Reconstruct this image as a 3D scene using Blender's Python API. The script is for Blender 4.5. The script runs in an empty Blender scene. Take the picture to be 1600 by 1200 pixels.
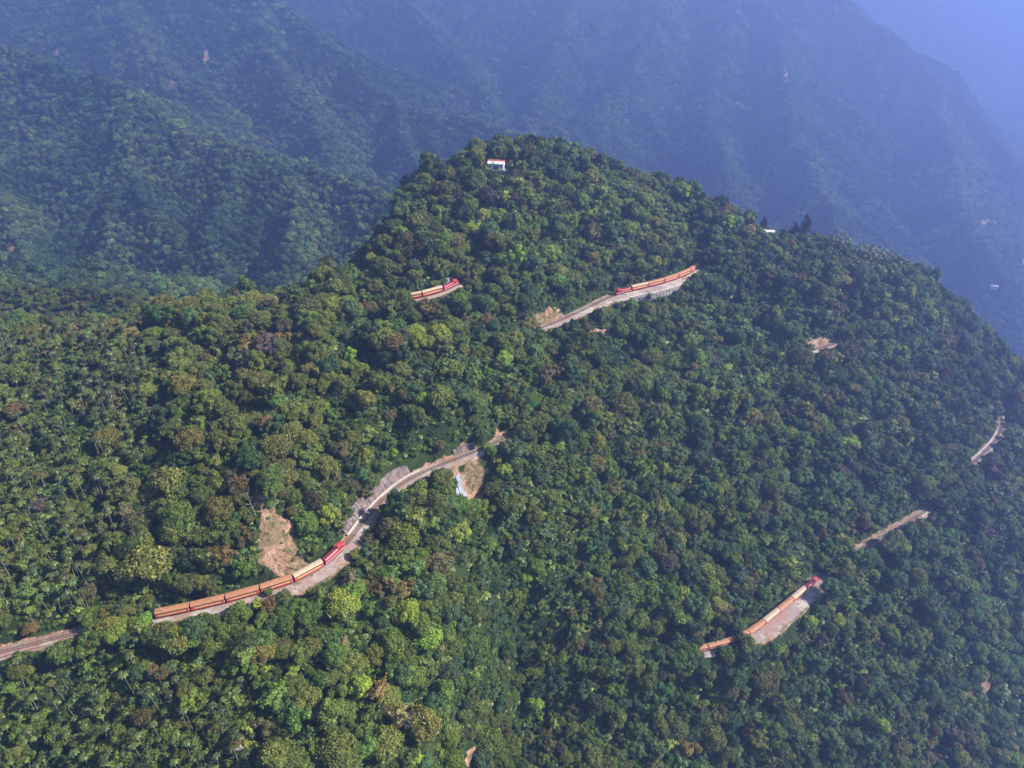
import bpy, math, random
import numpy as np
from mathutils import Vector, Matrix
random.seed(7)
rng = np.random.default_rng(11)
SC = bpy.context.scene
COL = SC.collection
R = math.radians

# ------------------------------------------------------------------ camera, sky, sun, exposure
F = 1081.0                                   # focal length in pixels of the 1600 px wide photograph
PITCH = R(32.0)
CP, SP = math.cos(PITCH), math.sin(PITCH)
cam_d = bpy.data.cameras.new('camera')
cam = bpy.data.objects.new('camera', cam_d)
COL.objects.link(cam)
cam_d.sensor_width = 36.0
cam_d.lens = 36.0 * F / 1600.0
cam_d.clip_start = 1.0
cam_d.clip_end = 30000.0
cam.location = (0, 0, 0)
cam.rotation_euler = (R(90) - PITCH, 0, 0)
SC.camera = cam

SUN = Vector((0.76, -0.06, 0.62)).normalized()
sun_el = math.asin(SUN.z)
sun_rot = math.atan2(SUN.x, SUN.y)
world = bpy.data.worlds.new('World')
SC.world = world
world.use_nodes = True
wn = world.node_tree.nodes
wn.clear()
wo = wn.new('ShaderNodeOutputWorld')
wb = wn.new('ShaderNodeBackground')
ws = wn.new('ShaderNodeTexSky')
ws.sky_type = 'NISHITA'
ws.sun_disc = False
ws.sun_elevation = sun_el
ws.sun_rotation = sun_rot
ws.air_density = 1.2
ws.dust_density = 0.6
wb.inputs['Strength'].default_value = 0.055
world.node_tree.links.new(ws.outputs[0], wb.inputs[0])
world.node_tree.links.new(wb.outputs[0], wo.inputs[0])
sl = bpy.data.lights.new('sun', 'SUN')
sl.energy = 5.0
sl.angle = R(0.55)
sl.color = (1.0, 0.93, 0.82)
so = bpy.data.objects.new('sun', sl)
COL.objects.link(so)
so.rotation_euler = SUN.to_track_quat('Z', 'Y').to_euler()
SC.view_settings.view_transform = 'Standard'
SC.view_settings.look = 'None'
SC.view_settings.exposure = 1.02
SC.view_settings.gamma = 1.0
SC.view_settings.use_curve_mapping = False
SC.render.engine = 'CYCLES'
SC.cycles.max_bounces = 6
SC.cycles.diffuse_bounces = 2
SC.cycles.glossy_bounces = 1
SC.cycles.transmission_bounces = 2
SC.cycles.volume_bounces = 1
SC.cycles.transparent_max_bounces = 4
SC.cycles.use_denoising = True

# ------------------------------------------------------------------ picture <-> place
def cz(v):
    return SP - (600.0 - v) / F * CP
def pt(u, v, d):
    y = (600.0 - v) / F
    return ((u - 800.0) / F * d, d * (CP + y * SP), -d * (SP - y * CP))
def ptz(u, v, z):
    return pt(u, v, -z / cz(v))
def proj(P):
    """world points (n,3) -> u, v, depth in photograph pixels"""
    P = np.asarray(P, float)
    d = P[..., 1] * CP - P[..., 2] * SP
    d = np.maximum(d, 1e-3)
    yy = (P[..., 1] * SP + P[..., 2] * CP) / d
    return 800 + P[..., 0] / d * F, 600 - yy * F, d

# ------------------------------------------------------------------ noise
_tab = rng.random((256, 256))
def vnoise(x, y, seed=0):
    x = np.asarray(x, float) + seed * 17.31
    y = np.asarray(y, float) + seed * 9.77
    xi = np.floor(x).astype(int); yi = np.floor(y).astype(int)
    fx = x - xi; fy = y - yi
    fx = fx * fx * (3 - 2 * fx); fy = fy * fy * (3 - 2 * fy)
    a = _tab[xi & 255, yi & 255]; b = _tab[(xi + 1) & 255, yi & 255]
    c = _tab[xi & 255, (yi + 1) & 255]; d = _tab[(xi + 1) & 255, (yi + 1) & 255]
    return (a * (1 - fx) + b * fx) * (1 - fy) + (c * (1 - fx) + d * fx) * fy
def fbm(x, y, o=4, seed=0):
    s = 0; a = .5
    for k in range(o):
        s = s + a * (vnoise(x * 2 ** k, y * 2 ** k, seed + k) - .5); a *= .5
    return s
def ridged(x, y, o=4, seed=0):
    s = 0; a = .5
    for k in range(o):
        s = s + a * (1 - abs(2 * vnoise(x * 2 ** k, y * 2 ** k, seed + k) - 1)); a *= .5
    return s

# ------------------------------------------------------------------ railway alignments (picture position, height)
LINES = {
 'front': [(-140,1048,-210.5),(-60,1033,-210),(0,1020,-209.5),(70,1000,-209),(140,985,-208.5),(200,973,-208),(255,962,-207.5),(340,944,-206.5),(410,924,-206),(466,908,-205.5),(505,886,-205),(533,862,-204.5),
           (560,825,-204),(590,787,-203.5),(640,746,-202.5),(700,722,-201.5),(745,704,-200.5),(790,684,-199.5),(840,650,-198.5),(900,612,-197),(960,590,-196)],
 'upper_left': [(560,478,-160),(600,474,-159),(645,467,-158.5),(668,463,-158),(697,454,-157.5),(716,444,-157),(730,432,-157),(745,418,-157)],
 'upper_right': [(800,526,-181),(850,511,-180),(880,498,-179.5),(905,487,-179),(935,472,-178.5),(961,460,-178.5),(983,455,-178),(1009,449,-178),(1034,443,-177.5),(1055,436,-177.5),(1080,426,-177),(1091,416,-177),(1098,404,-177)],
 'lower_right': [(820,1030,-292),(880,1031,-293),(960,1030,-294),(1020,1026,-294.5),(1090,1018,-295),(1140,1006,-295.5),(1172,991,-296),(1190,977,-296),(1213,959,-296),(1232,943,-296),(1254,925,-296),(1272,910,-296),(1292,893,-296.5),
           (1320,872,-297),(1345,857,-297),(1372,842,-297.5),(1400,826,-298),(1450,796,-299),(1485,765,-300),(1516,728,-301),(1535,710,-301),(1552,693,-301.5),(1562,677,-302),(1566,660,-302),(1562,640,-302)],
 'hidden_bend': [(1200,566,-221),(1240,556,-220.5),(1265,548,-220),(1290,541,-220),(1315,533,-219.5),(1335,522,-219),(1345,508,-219)],
}
# reach of the cleared bench towards the slope below (metres) by picture column
BENCH = {
 'front': [(-200,1.7),(150,1.7),(260,4.2),(330,5.5),(400,5.0),(500,6.2),(530,5.5),(560,3.6),(640,4.2),(800,3.0),(1000,2.6)],
 'upper_left': [(500,3.0),(1000,3.4)],
 'upper_right': [(700,4.0),(880,4.0),(940,6.5),(1010,8.5),(1050,8.0),(1070,4),(1200,3)],
 'lower_right': [(700,2.8),(1140,3.2),(1165,5.5),(1190,7.4),(1230,7.4),(1262,7.0),(1275,6.0),(1290,3.5),(1345,2.0),(1400,2.4),(1450,2.0),(1516,2.4),(1552,2.6),(1570,2)],
 'hidden_bend': [(1200,5.0),(1400,5.5)],
}
VISIBLE = {'front': [(-20, 138), (243, 752), (764, 800)], 'upper_left': [(640, 716)], 'upper_right': [(842, 1089)],
           'lower_right': [(1095, 1112), (1132, 1146), (1168, 1284), (1340, 1450), (1517, 1568)], 'hidden_bend': [(1265, 1312)]}
def shown(k, U):
    w = np.zeros(np.shape(U))
    for a, b in VISIBLE[k]: w = np.maximum(w, np.clip(np.minimum(U - a + 3, b + 3 - U) / 5, 0, 1))
    return w
def catmull(P, step=1.5):
    P = [Vector(p) for p in P]
    P = [P[0] * 2 - P[1]] + P + [P[-1] * 2 - P[-2]]
    out = []
    for i in range(1, len(P) - 2):
        n = max(2, int((P[i + 1] - P[i]).length / step))
        for k in range(n):
            t = k / n
            a, b, c, d = P[i - 1:i + 3]
            out.append(.5 * ((2 * b) + (c - a) * t + (2 * a - 5 * b + 4 * c - d) * t * t + (3 * b - a - 3 * c + d) * t ** 3))
    out.append(P[-2])
    return np.array([list(p) for p in out])
TRK = {}
for k, L in LINES.items():
    P = catmull([ptz(*p) for p in L], 3.0)
    for _ in range(10 if k != 'hidden_bend' else 4):     # rails bend gently
        P[1:-1] = P[1:-1] * .5 + (P[:-2] + P[2:]) * .25
    TRK[k] = P

# ------------------------------------------------------------------ terrain
near_px = [(-200,1000,243),(-200,700,290),(-200,500,385),(-200,1200,228),(0,900,255),(0,700,290),(100,600,325),(0,514,380),(200,508,375),(300,490,375),(450,480,375),
 (400,600,315),(400,500,355),(200,800,272),(200,700,290),(430,800,272),(430,880,267),(430,760,277),(400,700,292),
 (600,650,318),(700,650,322),(600,600,330),(600,500,355),(700,550,350),(700,485,370),(600,400,390),(620,338,428),(500,450,392),
 (700,400,392),(700,300,430),(775,262,445),(800,238,458),(720,262,447),(900,254,468),(1000,289,480),(1100,325,484),(1200,374,488),(1300,394,493),(1400,430,505),(1500,495,530),(1600,600,545),
 (800,500,385),(800,400,400),(900,400,425),(900,330,450),(1000,400,440),(1000,340,460),(1100,400,455),(1100,500,440),(1200,500,455),
 (1200,600,430),(1300,600,445),(1400,540,475),(1500,600,505),(1400,700,455),(1400,750,445),(1300,700,430),(1300,800,415),(1200,700,415),(1200,800,395),(1200,870,385),
 (1100,600,410),(1100,700,395),(1100,800,382),(1100,900,370),(1000,550,405),(1000,650,385),(1000,750,372),(1000,850,360),(1000,950,350),
 (900,700,355),(900,800,345),(900,900,338),(900,1000,334),(800,600,352),(800,550,362),(800,750,328),(800,850,318),(800,950,318),(800,1050,320),(800,1150,312),
 (700,760,312),(700,850,296),(700,950,285),(700,1050,275),(700,1150,268),(600,950,270),(600,850,284),(600,1050,259),(600,1150,248),(500,950,262),(500,1050,252),(500,1150,245),
 (300,1000,250),(300,1100,243),(300,1200,236),(100,1050,246),(100,1150,241),(-50,1150,238),(900,1100,335),(1000,1150,338),(1100,1100,350),(1200,1050,362),(1200,1150,358),
 (1300,1000,372),(1300,950,380),(1300,1150,372),(1400,900,400),(1400,1000,392),(1400,1150,388),(1500,800,452),(1500,900,425),(1500,1000,415),(1500,1150,408),
 (1600,750,510),(1600,900,455),(1600,1000,445),(1600,1150,440),(1750,1000,480),(1750,700,560),(1750,1200,470)]
ctrl = [pt(*p) for p in near_px]
for k, P in TRK.items():
    for p in P[::6]:
        ctrl.append((p[0], p[1], p[2] - .4))
for (u, v, d) in [(-200,500,385),(0,514,380),(200,508,375),(300,490,375),(450,480,375),(500,450,392)]:
    x, y, z = pt(u, v, d); ctrl.append((x, y + 55, z - 34)); ctrl.append((x, y + 110, z - 85))
for (u, v, d) in [(620,338,428),(720,262,447),(800,238,458),(900,254,468),(1000,289,480),(1100,325,484),(1200,374,488),(1300,394,493),(1400,430,505),(1500,495,530),(1600,600,545)]:
    x, y, z = pt(u, v, d); ctrl.append((x * 1.03, y + 26, z - 9)); ctrl.append((x * 1.1 , y + 75, z - 60))
for x, y, z in [(-105,395,-182),(-95,430,-200),(-130,470,-240)]:
    ctrl.append((x, y, z))
ctrl = np.array(ctrl)
def tps(r2):
    return np.where(r2 > 1e-9, .5 * r2 * np.log(r2 + 1e-12), 0)
C2 = ctrl[:, :2] / 100.
n = len(ctrl)
K = tps(((C2[:, None] - C2[None]) ** 2).sum(-1)) + np.eye(n) * 0.004
A = np.zeros((n + 3, n + 3)); A[:n, :n] = K; A[:n, n] = 1; A[:n, n + 1:] = C2; A[n, :n] = 1; A[n + 1:, :n] = C2.T
W = np.linalg.solve(A, np.concatenate([ctrl[:, 2], [0, 0, 0]]))
def near_raw(x, y):
    x = x.ravel(); y = y.ravel(); out = np.empty(len(x)); dm = np.empty(len(x))
    for s in range(0, len(x), 20000):
        q = np.stack([x[s:s + 20000], y[s:s + 20000]], 1) / 100.
        r2 = ((q[:, None] - C2[None]) ** 2).sum(-1)
        out[s:s + 20000] = tps(r2) @ W[:n] + W[n] + q @ W[n + 1:]
        dm[s:s + 20000] = np.sqrt(r2.min(1)) * 100
    return out, dm

RIDGES = [  # (picture u, v, depth) down each crest, side slope, gully depth
 ([(-700,380,700),(-200,400,600),(0,432,560),(150,456,525),(300,492,500),(380,510,490)], .55, 14),
 ([(-900,-40,1700),(-400,0,1500),(0,82,1300),(170,135,1170),(330,217,1040),(430,252,985),(560,302,930),(612,324,900),(700,420,850)], .62, 60),
 ([(170,135,1170),(215,230,1060),(255,330,960),(300,420,880)], .60, 30),
 ([(430,252,985),(455,330,900),(430,420,830)], .62, 30),
 ([(-60,110,1320),(-40,220,1120),(20,320,980),(40,400,900)], .62, 30),
 ([(-900,-60,2600),(-300,-62,2300),(0,-62,2200),(200,-60,2100),(400,-20,1950),(540,82,1760),(620,168,1600),(740,192,1520),(860,228,1440),(900,330,1380)], .68, 75),
 ([(150,-60,2100),(200,40,1850),(260,110,1680),(330,160,1540)], .62, 45),
 ([(400,-20,1950),(420,80,1720),(470,170,1500),(520,230,1380)], .62, 45),
 ([(620,168,1600),(640,230,1450),(700,260,1350)], .8, 30),
 ([(500,-64,3000),(750,-60,3200),(1000,-64,3000),(1180,-60,2800),(1320,4,2500),(1400,62,2360),(1470,132,2240),(1540,212,2090),(1600,272,1990),(1720,400,1800),(1850,520,1650)], .66, 90),
 ([(600,-40,2900),(640,20,2500),(700,90,2250),(765,165,2000)], .6, 60),
 ([(900,-55,2950),(880,40,2600),(860,120,2250),(835,175,2000)], .6, 60),
 ([(1180,-60,2800),(1215,60,2300),(1235,200,1850),(1300,330,1530),(1360,430,1350)], .66, 70),
 ([(1050,-55,2900),(1020,60,2400),(960,150,2050),(890,212,1850)], .6, 60),
 ([(1470,132,2240),(1480,230,1900),(1510,330,1650),(1560,430,1450)], .62, 60),
 ([(1150,-40,2750),(1130,90,2300),(1110,190,1950),(1130,290,1650)], .64, 60),
 ([(1100,-66,6200),(1500,-66,5600),(2000,-66,5200),(2600,-66,4600)], .5, 120),
 ([(1500,-66,5600),(1620,60,4600),(1720,200,3900)], .5, 110),
]
FLOOR = -760.
GULLIES = [([(752,770,322),(775,860,318),(790,960,322),(800,1060,322),(815,1180,318)], 15, 11), ([(1440,900,405),(1500,1000,415),(1540,1090,412),(1560,1190,410)], 8, 9),
 ([(880,560,372),(850,600,350),(830,670,338)], 4, 6), ([(1180,430,455),(1190,520,445),(1215,640,422),(1240,740,405)], 5, 8), ([(1000,470,420),(985,560,400),(960,680,375),(950,800,352)], 4, 7),
 ([(560,420,395),(580,500,358),(560,580,330),(520,650,312)], 5, 8), ([(390,640,305),(372,720,288),(360,800,272)], 4, 7), ([(850,300,450),(840,380,415),(830,440,398)], 4, 7), ([(1120,780,388),(1110,880,372),(1120,960,362)], 4, 7),
 ([(1040,1060,345),(1060,1120,342),(1090,1190,340)], 5, 8), ([(1290,1030,368),(1330,1110,370),(1370,1190,372)], 6, 8), ([(1380,620,472),(1350,700,448),(1330,780,430)], 5, 8)]
def spur_list():
    r_ = random.Random(5); out = []
    for ri, (L, s, g) in enumerate(RIDGES):
        P = [np.array(pt(*p)) for p in L]
        far = L[0][2] > 3500
        seg = [np.linalg.norm(b[:2] - a[:2]) for a, b in zip(P[:-1], P[1:])]
        tot = sum(seg); step = 420 if far else (120 if g < 20 else (260 if g >= 60 else 230))
        t = step * .4
        while t < tot:
            q = t; i = 0
            while q > seg[i] and i < len(seg) - 1: q -= seg[i]; i += 1
            a, b = P[i], P[i + 1]; p = a + (b - a) * (q / seg[i]); d = (b - a)[:2] / seg[i]
            for sd in (-1, 1):
                if r_.random() < .12: continue
                n_ = np.array([d[1], -d[0]]) * sd; ang = r_.uniform(.1, .55)
                v = n_ * math.cos(ang) + d * math.sin(ang)
                ln = (160 if g < 20 else (r_.uniform(260, 560) if g >= 60 else r_.uniform(160, 320))) * (1.6 if far else 1)
                k = 3; pts = [p + np.array([0, 0, -4.])]
                for j in range(k):
                    w = r_.uniform(-.4, .4); v = np.array([v[0] * math.cos(w) - v[1] * math.sin(w), v[0] * math.sin(w) + v[1] * math.cos(w)])
                    o = pts[-1]; dl = ln / k
                    pts.append(np.array([o[0] + v[0] * dl, o[1] + v[1] * dl, o[2] - dl * s * r_.uniform(.55, .95)]))
                out.append((pts, s * 1.45))
                # a smaller rib off each long spur
                if ln > 300 and not far:
                    o = pts[1]; w = r_.choice((-1, 1)) * r_.uniform(.6, 1.0); v2 = np.array([v[0] * math.cos(w) - v[1] * math.sin(w), v[0] * math.sin(w) + v[1] * math.cos(w)])
                    out.append(([o, np.array([o[0] + v2[0] * 150, o[1] + v2[1] * 150, o[2] - 150 * s * .9])], s * 1.5))
            t += step * r_.uniform(.7, 1.3)
    return out
def far_raw(x, y):
    wx = x + 80 * fbm(x / 210, y / 210, 5, 3); wy = y + 80 * fbm(x / 210, y / 210, 5, 8)
    h = np.full(x.shape, -1e9)
    for ri, (L, s, g) in enumerate(RIDGES):
        P = np.array([pt(*p) for p in L]); t0 = 0
        for a, b in zip(P[:-1], P[1:]):
            ab = b[:2] - a[:2]; l = np.hypot(*ab)
            t = np.clip(((wx - a[0]) * ab[0] + (wy - a[1]) * ab[1]) / l ** 2, 0, 1)
            d = np.hypot(wx - a[0] - t * ab[0], wy - a[1] - t * ab[1])
            z = a[2] + t * (b[2] - a[2]) - s * 1.35 * d + 9 * (vnoise((t0 + t * l) / 60, d * 0, ri + 4) - .5)
            h = np.maximum(h, z); t0 += l
    X1 = x[:, 0]; Y1 = y[0]
    for pts, s in spur_list():
        A = np.array(pts); i0, i1 = np.searchsorted(X1, (A[:, 0].min() - 420, A[:, 0].max() + 420)); j0, j1 = np.searchsorted(Y1, (A[:, 1].min() - 420, A[:, 1].max() + 420))
        if i1 - i0 < 2 or j1 - j0 < 2: continue
        sx = wx[i0:i1, j0:j1]; sy = wy[i0:i1, j0:j1]; hh = h[i0:i1, j0:j1]
        for a, b in zip(pts[:-1], pts[1:]):
            ab = (b - a)[:2]; l2 = float(ab @ ab)
            t = np.clip(((sx - a[0]) * ab[0] + (sy - a[1]) * ab[1]) / l2, 0, 1)
            d = np.hypot(sx - a[0] - t * ab[0], sy - a[1] - t * ab[1])
            np.maximum(hh, a[2] + t * (b[2] - a[2]) - s * d, out=hh)
    h = h + 22 * fbm(x / 48, y / 48, 4, 21)
    fl = FLOOR + 20 + 40 * vnoise(x / 500, y / 500, 5)
    return np.maximum(h, fl)

def track_info(x, y):
    """nearest railway point: distance (bench side shortened) and height"""
    best = np.full(x.shape, 1e9); bz = np.zeros(x.shape); bs_ = np.zeros(x.shape)
    for k, P in TRK.items():
        bp = np.array(BENCH[k], float)
        U = proj(P)[0]
        sh = shown(k, U); wr = np.interp(U, bp[:, 0], bp[:, 1]) * sh + 1.6 * (1 - sh); wl = 1.7 + .9 * sh
        T = np.gradient(P[:, :2], axis=0); T /= np.linalg.norm(T, axis=1)[:, None]
        m = (x > P[:, 0].min() - 40) & (x < P[:, 0].max() + 40) & (y > P[:, 1].min() - 40) & (y < P[:, 1].max() + 40)
        xm = x[m]; ym = y[m]
        bb = np.full(xm.shape, 1e9); zz = np.zeros(xm.shape); ss = np.zeros(xm.shape)
        for i in range(0, len(P)):
            dx = xm - P[i, 0]; dy = ym - P[i, 1]
            d = np.hypot(dx, dy)
            s = dx * T[i, 1] - dy * T[i, 0]            # >0 : the side of the slope below
            d = np.maximum(0, d - np.where(s > 0, wr[i], wl[i]))
            q = d < bb
            bb = np.where(q, d, bb); zz = np.where(q, P[i, 2], zz); ss = np.where(q, sh[i], ss)
        q = bb < best[m]
        best[m] = np.where(q, bb, best[m]); bz[m] = np.where(q, zz, bz[m]); bs_[m] = np.where(q, ss, bs_[m])
    return best, bz, bs_

def resample0(P, step=1.0):
    S = np.concatenate([[0], np.cumsum(np.linalg.norm(np.diff(P, axis=0), axis=1))])
    q = np.linspace(0, S[-1], max(2, int(S[-1] / step)))
    return np.stack([np.interp(q, S, P[:, k]) for k in range(3)], 1)
def axis(segs):
    out = [segs[0][0]]
    for a, b, s in segs:
        k = max(1, round((b - a) / s)); out += list(a + (b - a) * (np.arange(k) + 1) / k)
    return np.array(out)
gx = axis([(-5200,-1900,60),(-1900,-460,10),(-460,640,2.8),(640,1900,10),(1900,5600,60)])
gy = axis([(-900,60,40),(60,120,8),(120,620,2.8),(620,1000,7),(1000,2800,11),(2800,6800,50)])
GX, GY = np.meshgrid(gx, gy, indexing='ij')
GZ = far_raw(GX, GY)
m = (GX > -700) & (GX < 900) & (GY > -300) & (GY < 900)
nz, dm = near_raw(GX[m], GY[m])
nz = nz + 9.0 * fbm(GX[m] / 38, GY[m] / 38, 4, 40)
for L, dep, wd in GULLIES:
    G_ = np.array([pt(*p)[:2] for p in L]); bd = np.full(nz.shape, 1e9)
    xm, ym = GX[m], GY[m]
    for a, b in zip(G_[:-1], G_[1:]):
        ab = b - a; t = np.clip(((xm - a[0]) * ab[0] + (ym - a[1]) * ab[1]) / (ab @ ab), 0, 1)
        bd = np.minimum(bd, np.hypot(xm - a[0] - t * ab[0], ym - a[1] - t * ab[1]))
    bd = bd + 3 * fbm(xm / 9, ym / 9, 2, 50)
    nz = nz - dep * np.exp(-(bd / wd) ** 2) + dep * .25 * np.exp(-((bd - wd * 2.2) / wd) ** 2)
nz = nz - .95 * np.maximum(0, dm - 42)
nz = np.where(dm > 260, -1e4, nz)
GZ[m] = np.maximum(GZ[m], nz)
m = (GX > -460) & (GX < 640) & (GY > 100) & (GY < 620)
td, tz, tsh = track_info(GX[m], GY[m])
w = np.clip(1 - (td - .6) / 6.0, 0, 1); w = w * w * (3 - 2 * w)
w = np.where(td > 50, 0, w)
GZ[m] = GZ[m] * (1 - w) + (tz - .55) * w
TD = np.full(GX.shape, 1e9); TD[m] = td; TSH = np.zeros(GX.shape); TSH[m] = tsh
_P = resample0(TRK['upper_right']); _U = proj(_P)[0]; _P = _P[(_U > 962) & (_U < 1062)]
_T = np.gradient(_P[:, :2], axis=0); _T /= np.linalg.norm(_T, axis=1)[:, None]
m2 = (GX > _P[:, 0].min() - 15) & (GX < _P[:, 0].max() + 15) & (GY > _P[:, 1].min() - 30) & (GY < _P[:, 1].max() + 10)
dx = GX[m2][:, None] - _P[None, :, 0]; dy = GY[m2][:, None] - _P[None, :, 1]; di = np.hypot(dx, dy); j = di.argmin(1); r = np.arange(len(j))
sd = dx[r, j] * _T[j, 1] - dy[r, j] * _T[j, 0]; al = abs(dx[r, j] * _T[j, 0] + dy[r, j] * _T[j, 1])
wr0 = np.interp(proj(_P)[0][j], np.array(BENCH['upper_right'])[:, 0], np.array(BENCH['upper_right'])[:, 1])
cut = np.clip((sd - wr0 + 1.8) / 1.2, 0, 1) * np.clip((wr0 + 13 - sd) / 6, 0, 1) * (al < 3)
g_ = GZ[m2]; GZ[m2] = np.where(cut > 0, np.minimum(g_, g_ * (1 - cut) + cut * (_P[j, 2] - 4.6)), g_)
GZ = np.maximum(GZ, FLOOR)

def bil(G, x, y):
    x = np.asarray(x, float); y = np.asarray(y, float)
    i = np.clip(np.searchsorted(gx, x) - 1, 0, len(gx) - 2); j = np.clip(np.searchsorted(gy, y) - 1, 0, len(gy) - 2)
    fx = np.clip((x - gx[i]) / (gx[i + 1] - gx[i]), 0, 1); fy = np.clip((y - gy[j]) / (gy[j + 1] - gy[j]), 0, 1)
    return (G[i, j] * (1 - fx) + G[i + 1, j] * fx) * (1 - fy) + (G[i, j + 1] * (1 - fx) + G[i + 1, j + 1] * fx) * fy
def ground(x, y):
    return bil(GZ, x, y)
_D = np.concatenate([np.arange(190, 700, 1.0), np.arange(700, 6000, 6.0)])
def hit(u, v, lift=0.0, dmin=0):
    """the point of the ground seen at picture position u, v"""
    y = (600.0 - v) / F
    X = (u - 800.0) / F * _D; Y = _D * (CP + y * SP); Z = -_D * (SP - y * CP)
    q = (Z < ground(X, Y) + lift) & (_D > dmin)
    k = int(np.argmax(q))
    return Vector((X[k], Y[k], float(ground(X[k], Y[k]))))

def hit_near(u, v):
    P = hit(u, v)
    while P.y > 620: v += 2; P = hit(u, v)
    return P
# bare ground: slips and cuts, given where they show
SCARS = [  # u, v, half width, half height (pixels), strength
 (428,842,30,30,1),(436,868,26,22,1),(415,800,14,26,1),(402,775,8,16,.8),(445,885,36,10,1),
 (741,745,10,22,1),(748,775,10,18,1),(757,795,8,14,.8),(710,742,20,10,.8),(726,765,12,18,1),
 (541,1010,9,18,.5),(452,968,12,16,.7),(740,1180,16,24,.7),
 (1542,1068,10,20,.8),(1538,1100,5,22,.7),(1515,1085,12,9,.4),
 (1400,945,8,12,.3),(1455,920,10,10,.4),(872,1028,20,10,.9),(870,715,5,16,.6),(725,702,18,5,.9),(780,680,10,5,.8),
 (940,518,45,4,.6),(1062,497,18,5,.5),(1290,540,26,9,.8),(1325,522,14,8,.7),(895,612,14,6,.8),(1125,470,8,5,.4),(1000,572,14,4,.4),(805,655,8,10,.6),
 (845,500,20,8,.7),(865,490,12,8,.7)]
FARSCARS = [(652,88,4,22,.5),(668,114,4,20,.5),(684,128,3,12,.5),(325,92,5,14,.8),(272,133,9,8,.6),(256,160,7,5,.8),(500,318,10,6,.5),(512,334,6,5,.5),(475,330,4,4,.4),(20,392,12,14,.4),(90,85,8,8,.4),
 (1228,118,4,18,.4),(1010,300,10,8,.5),(1545,350,22,8,.35),(760,60,3,20,.4)]
PU, PV, PD = proj(np.stack([GX, GY, GZ], -1))
BARE = np.clip(1.1 - TD / 1.7, 0, 1) * TSH
nz2 = vnoise(GX / 5, GY / 5, 3) * .7 + vnoise(GX / 2.2, GY / 2.2, 5) * .3
for lst, near in ((SCARS, True), (FARSCARS, False)):
    for (u, v, a, b, s) in lst:
        h = hit(u, v, dmin=0 if near else 640)
        du = (PU - u) / a; dv = (PV - v) / b
        r = np.sqrt(du ** 2 + dv ** 2) + (nz2 - .5) * 1.1
        dd = abs(np.hypot(GX - h.x, GY - h.y))
        k = np.clip(1.35 - r, 0, 1) * s * (dd < (38 if near else 160)) 
        BARE = np.maximum(BARE, np.where(k > .25 * s, np.minimum(1, k * 2.2), 0))

def new_mesh(name, V, Fc, mats, midx=None, attrs=None, smooth=False):
    me = bpy.data.meshes.new(name)
    V = np.asarray(V, np.float32)
    Fc = np.asarray(Fc, np.int32)
    nv, nf, k = len(V), len(Fc), Fc.shape[1]
    me.vertices.add(nv); me.vertices.foreach_set('co', V.ravel())
    me.loops.add(nf * k); me.loops.foreach_set('vertex_index', Fc.ravel())
    me.polygons.add(nf); me.polygons.foreach_set('loop_start', np.arange(0, nf * k, k, dtype=np.int32))
    for mt in mats: me.materials.append(mt)
    if midx is not None: me.polygons.foreach_set('material_index', np.asarray(midx, np.int32))
    if attrs:
        for an, (dom, arr) in attrs.items():
            at = me.attributes.new(an, 'FLOAT', dom); at.data.foreach_set('value', np.asarray(arr, np.float32).ravel())
    me.update(calc_edges=True)
    me.polygons.foreach_set('use_smooth', np.full(nf, smooth, bool))
    return me
def link(name, me, parent=None):
    o = bpy.data.objects.new(name, me); COL.objects.link(o)
    if parent is not None: o.parent = parent
    return o
def tag(o, label=None, cat=None, group=None, kind=None):
    if label: o['label'] = label
    if cat: o['category'] = cat
    if group: o['group'] = group
    if kind: o['kind'] = kind
    return o

# ------------------------------------------------------------------ materials
def mat(name):
    m = bpy.data.materials.new(name); m.use_nodes = True
    nt = m.node_tree; nt.nodes.clear()
    return m, nt, nt.nodes.new('ShaderNodeOutputMaterial')
def ramp(nt, fac, stops):
    r = nt.nodes.new('ShaderNodeValToRGB'); nt.links.new(fac, r.inputs[0])
    e = r.color_ramp.elements
    e[0].position, e[0].color = stops[0][0], (*stops[0][1], 1)
    e[1].position, e[1].color = stops[-1][0], (*stops[-1][1], 1)
    for p, c in stops[1:-1]:
        q = e.new(p); q.color = (*c, 1)
    return r.outputs[0]
def noise(nt, scale, detail=4, co=None, rough=.6):
    t = nt.nodes.new('ShaderNodeTexNoise'); t.inputs['Scale'].default_value = scale
    t.inputs['Detail'].default_value = detail; t.inputs['Roughness'].default_value = rough
    if co is None:
        g = nt.nodes.new('ShaderNodeNewGeometry'); co = g.outputs['Position']
    nt.links.new(co, t.inputs['Vector'])
    return t.outputs['Fac']
def mix(nt, fac, a, b, mode='MIX'):
    m = nt.nodes.new('ShaderNodeMix'); m.data_type = 'RGBA'; m.blend_type = mode
    for s, v in ((m.inputs[0], fac), (m.inputs[6], a), (m.inputs[7], b)):
        if isinstance(v, (int, float)): s.default_value = v
        elif isinstance(v, tuple): s.default_value = (*v, 1)
        else: nt.links.new(v, s)
    return m.outputs[2]
def math_(nt, op, a, b=None):
    m = nt.nodes.new('ShaderNodeMath'); m.operation = op
    for s, v in zip(m.inputs, (a, b)):
        if v is None: continue
        if isinstance(v, (int, float)): s.default_value = v
        else: nt.links.new(v, s)
    return m.outputs[0]
def attr(nt, name, typ='GEOMETRY'):
    a = nt.nodes.new('ShaderNodeAttribute'); a.attribute_name = name; a.attribute_type = typ
    return a
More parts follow.
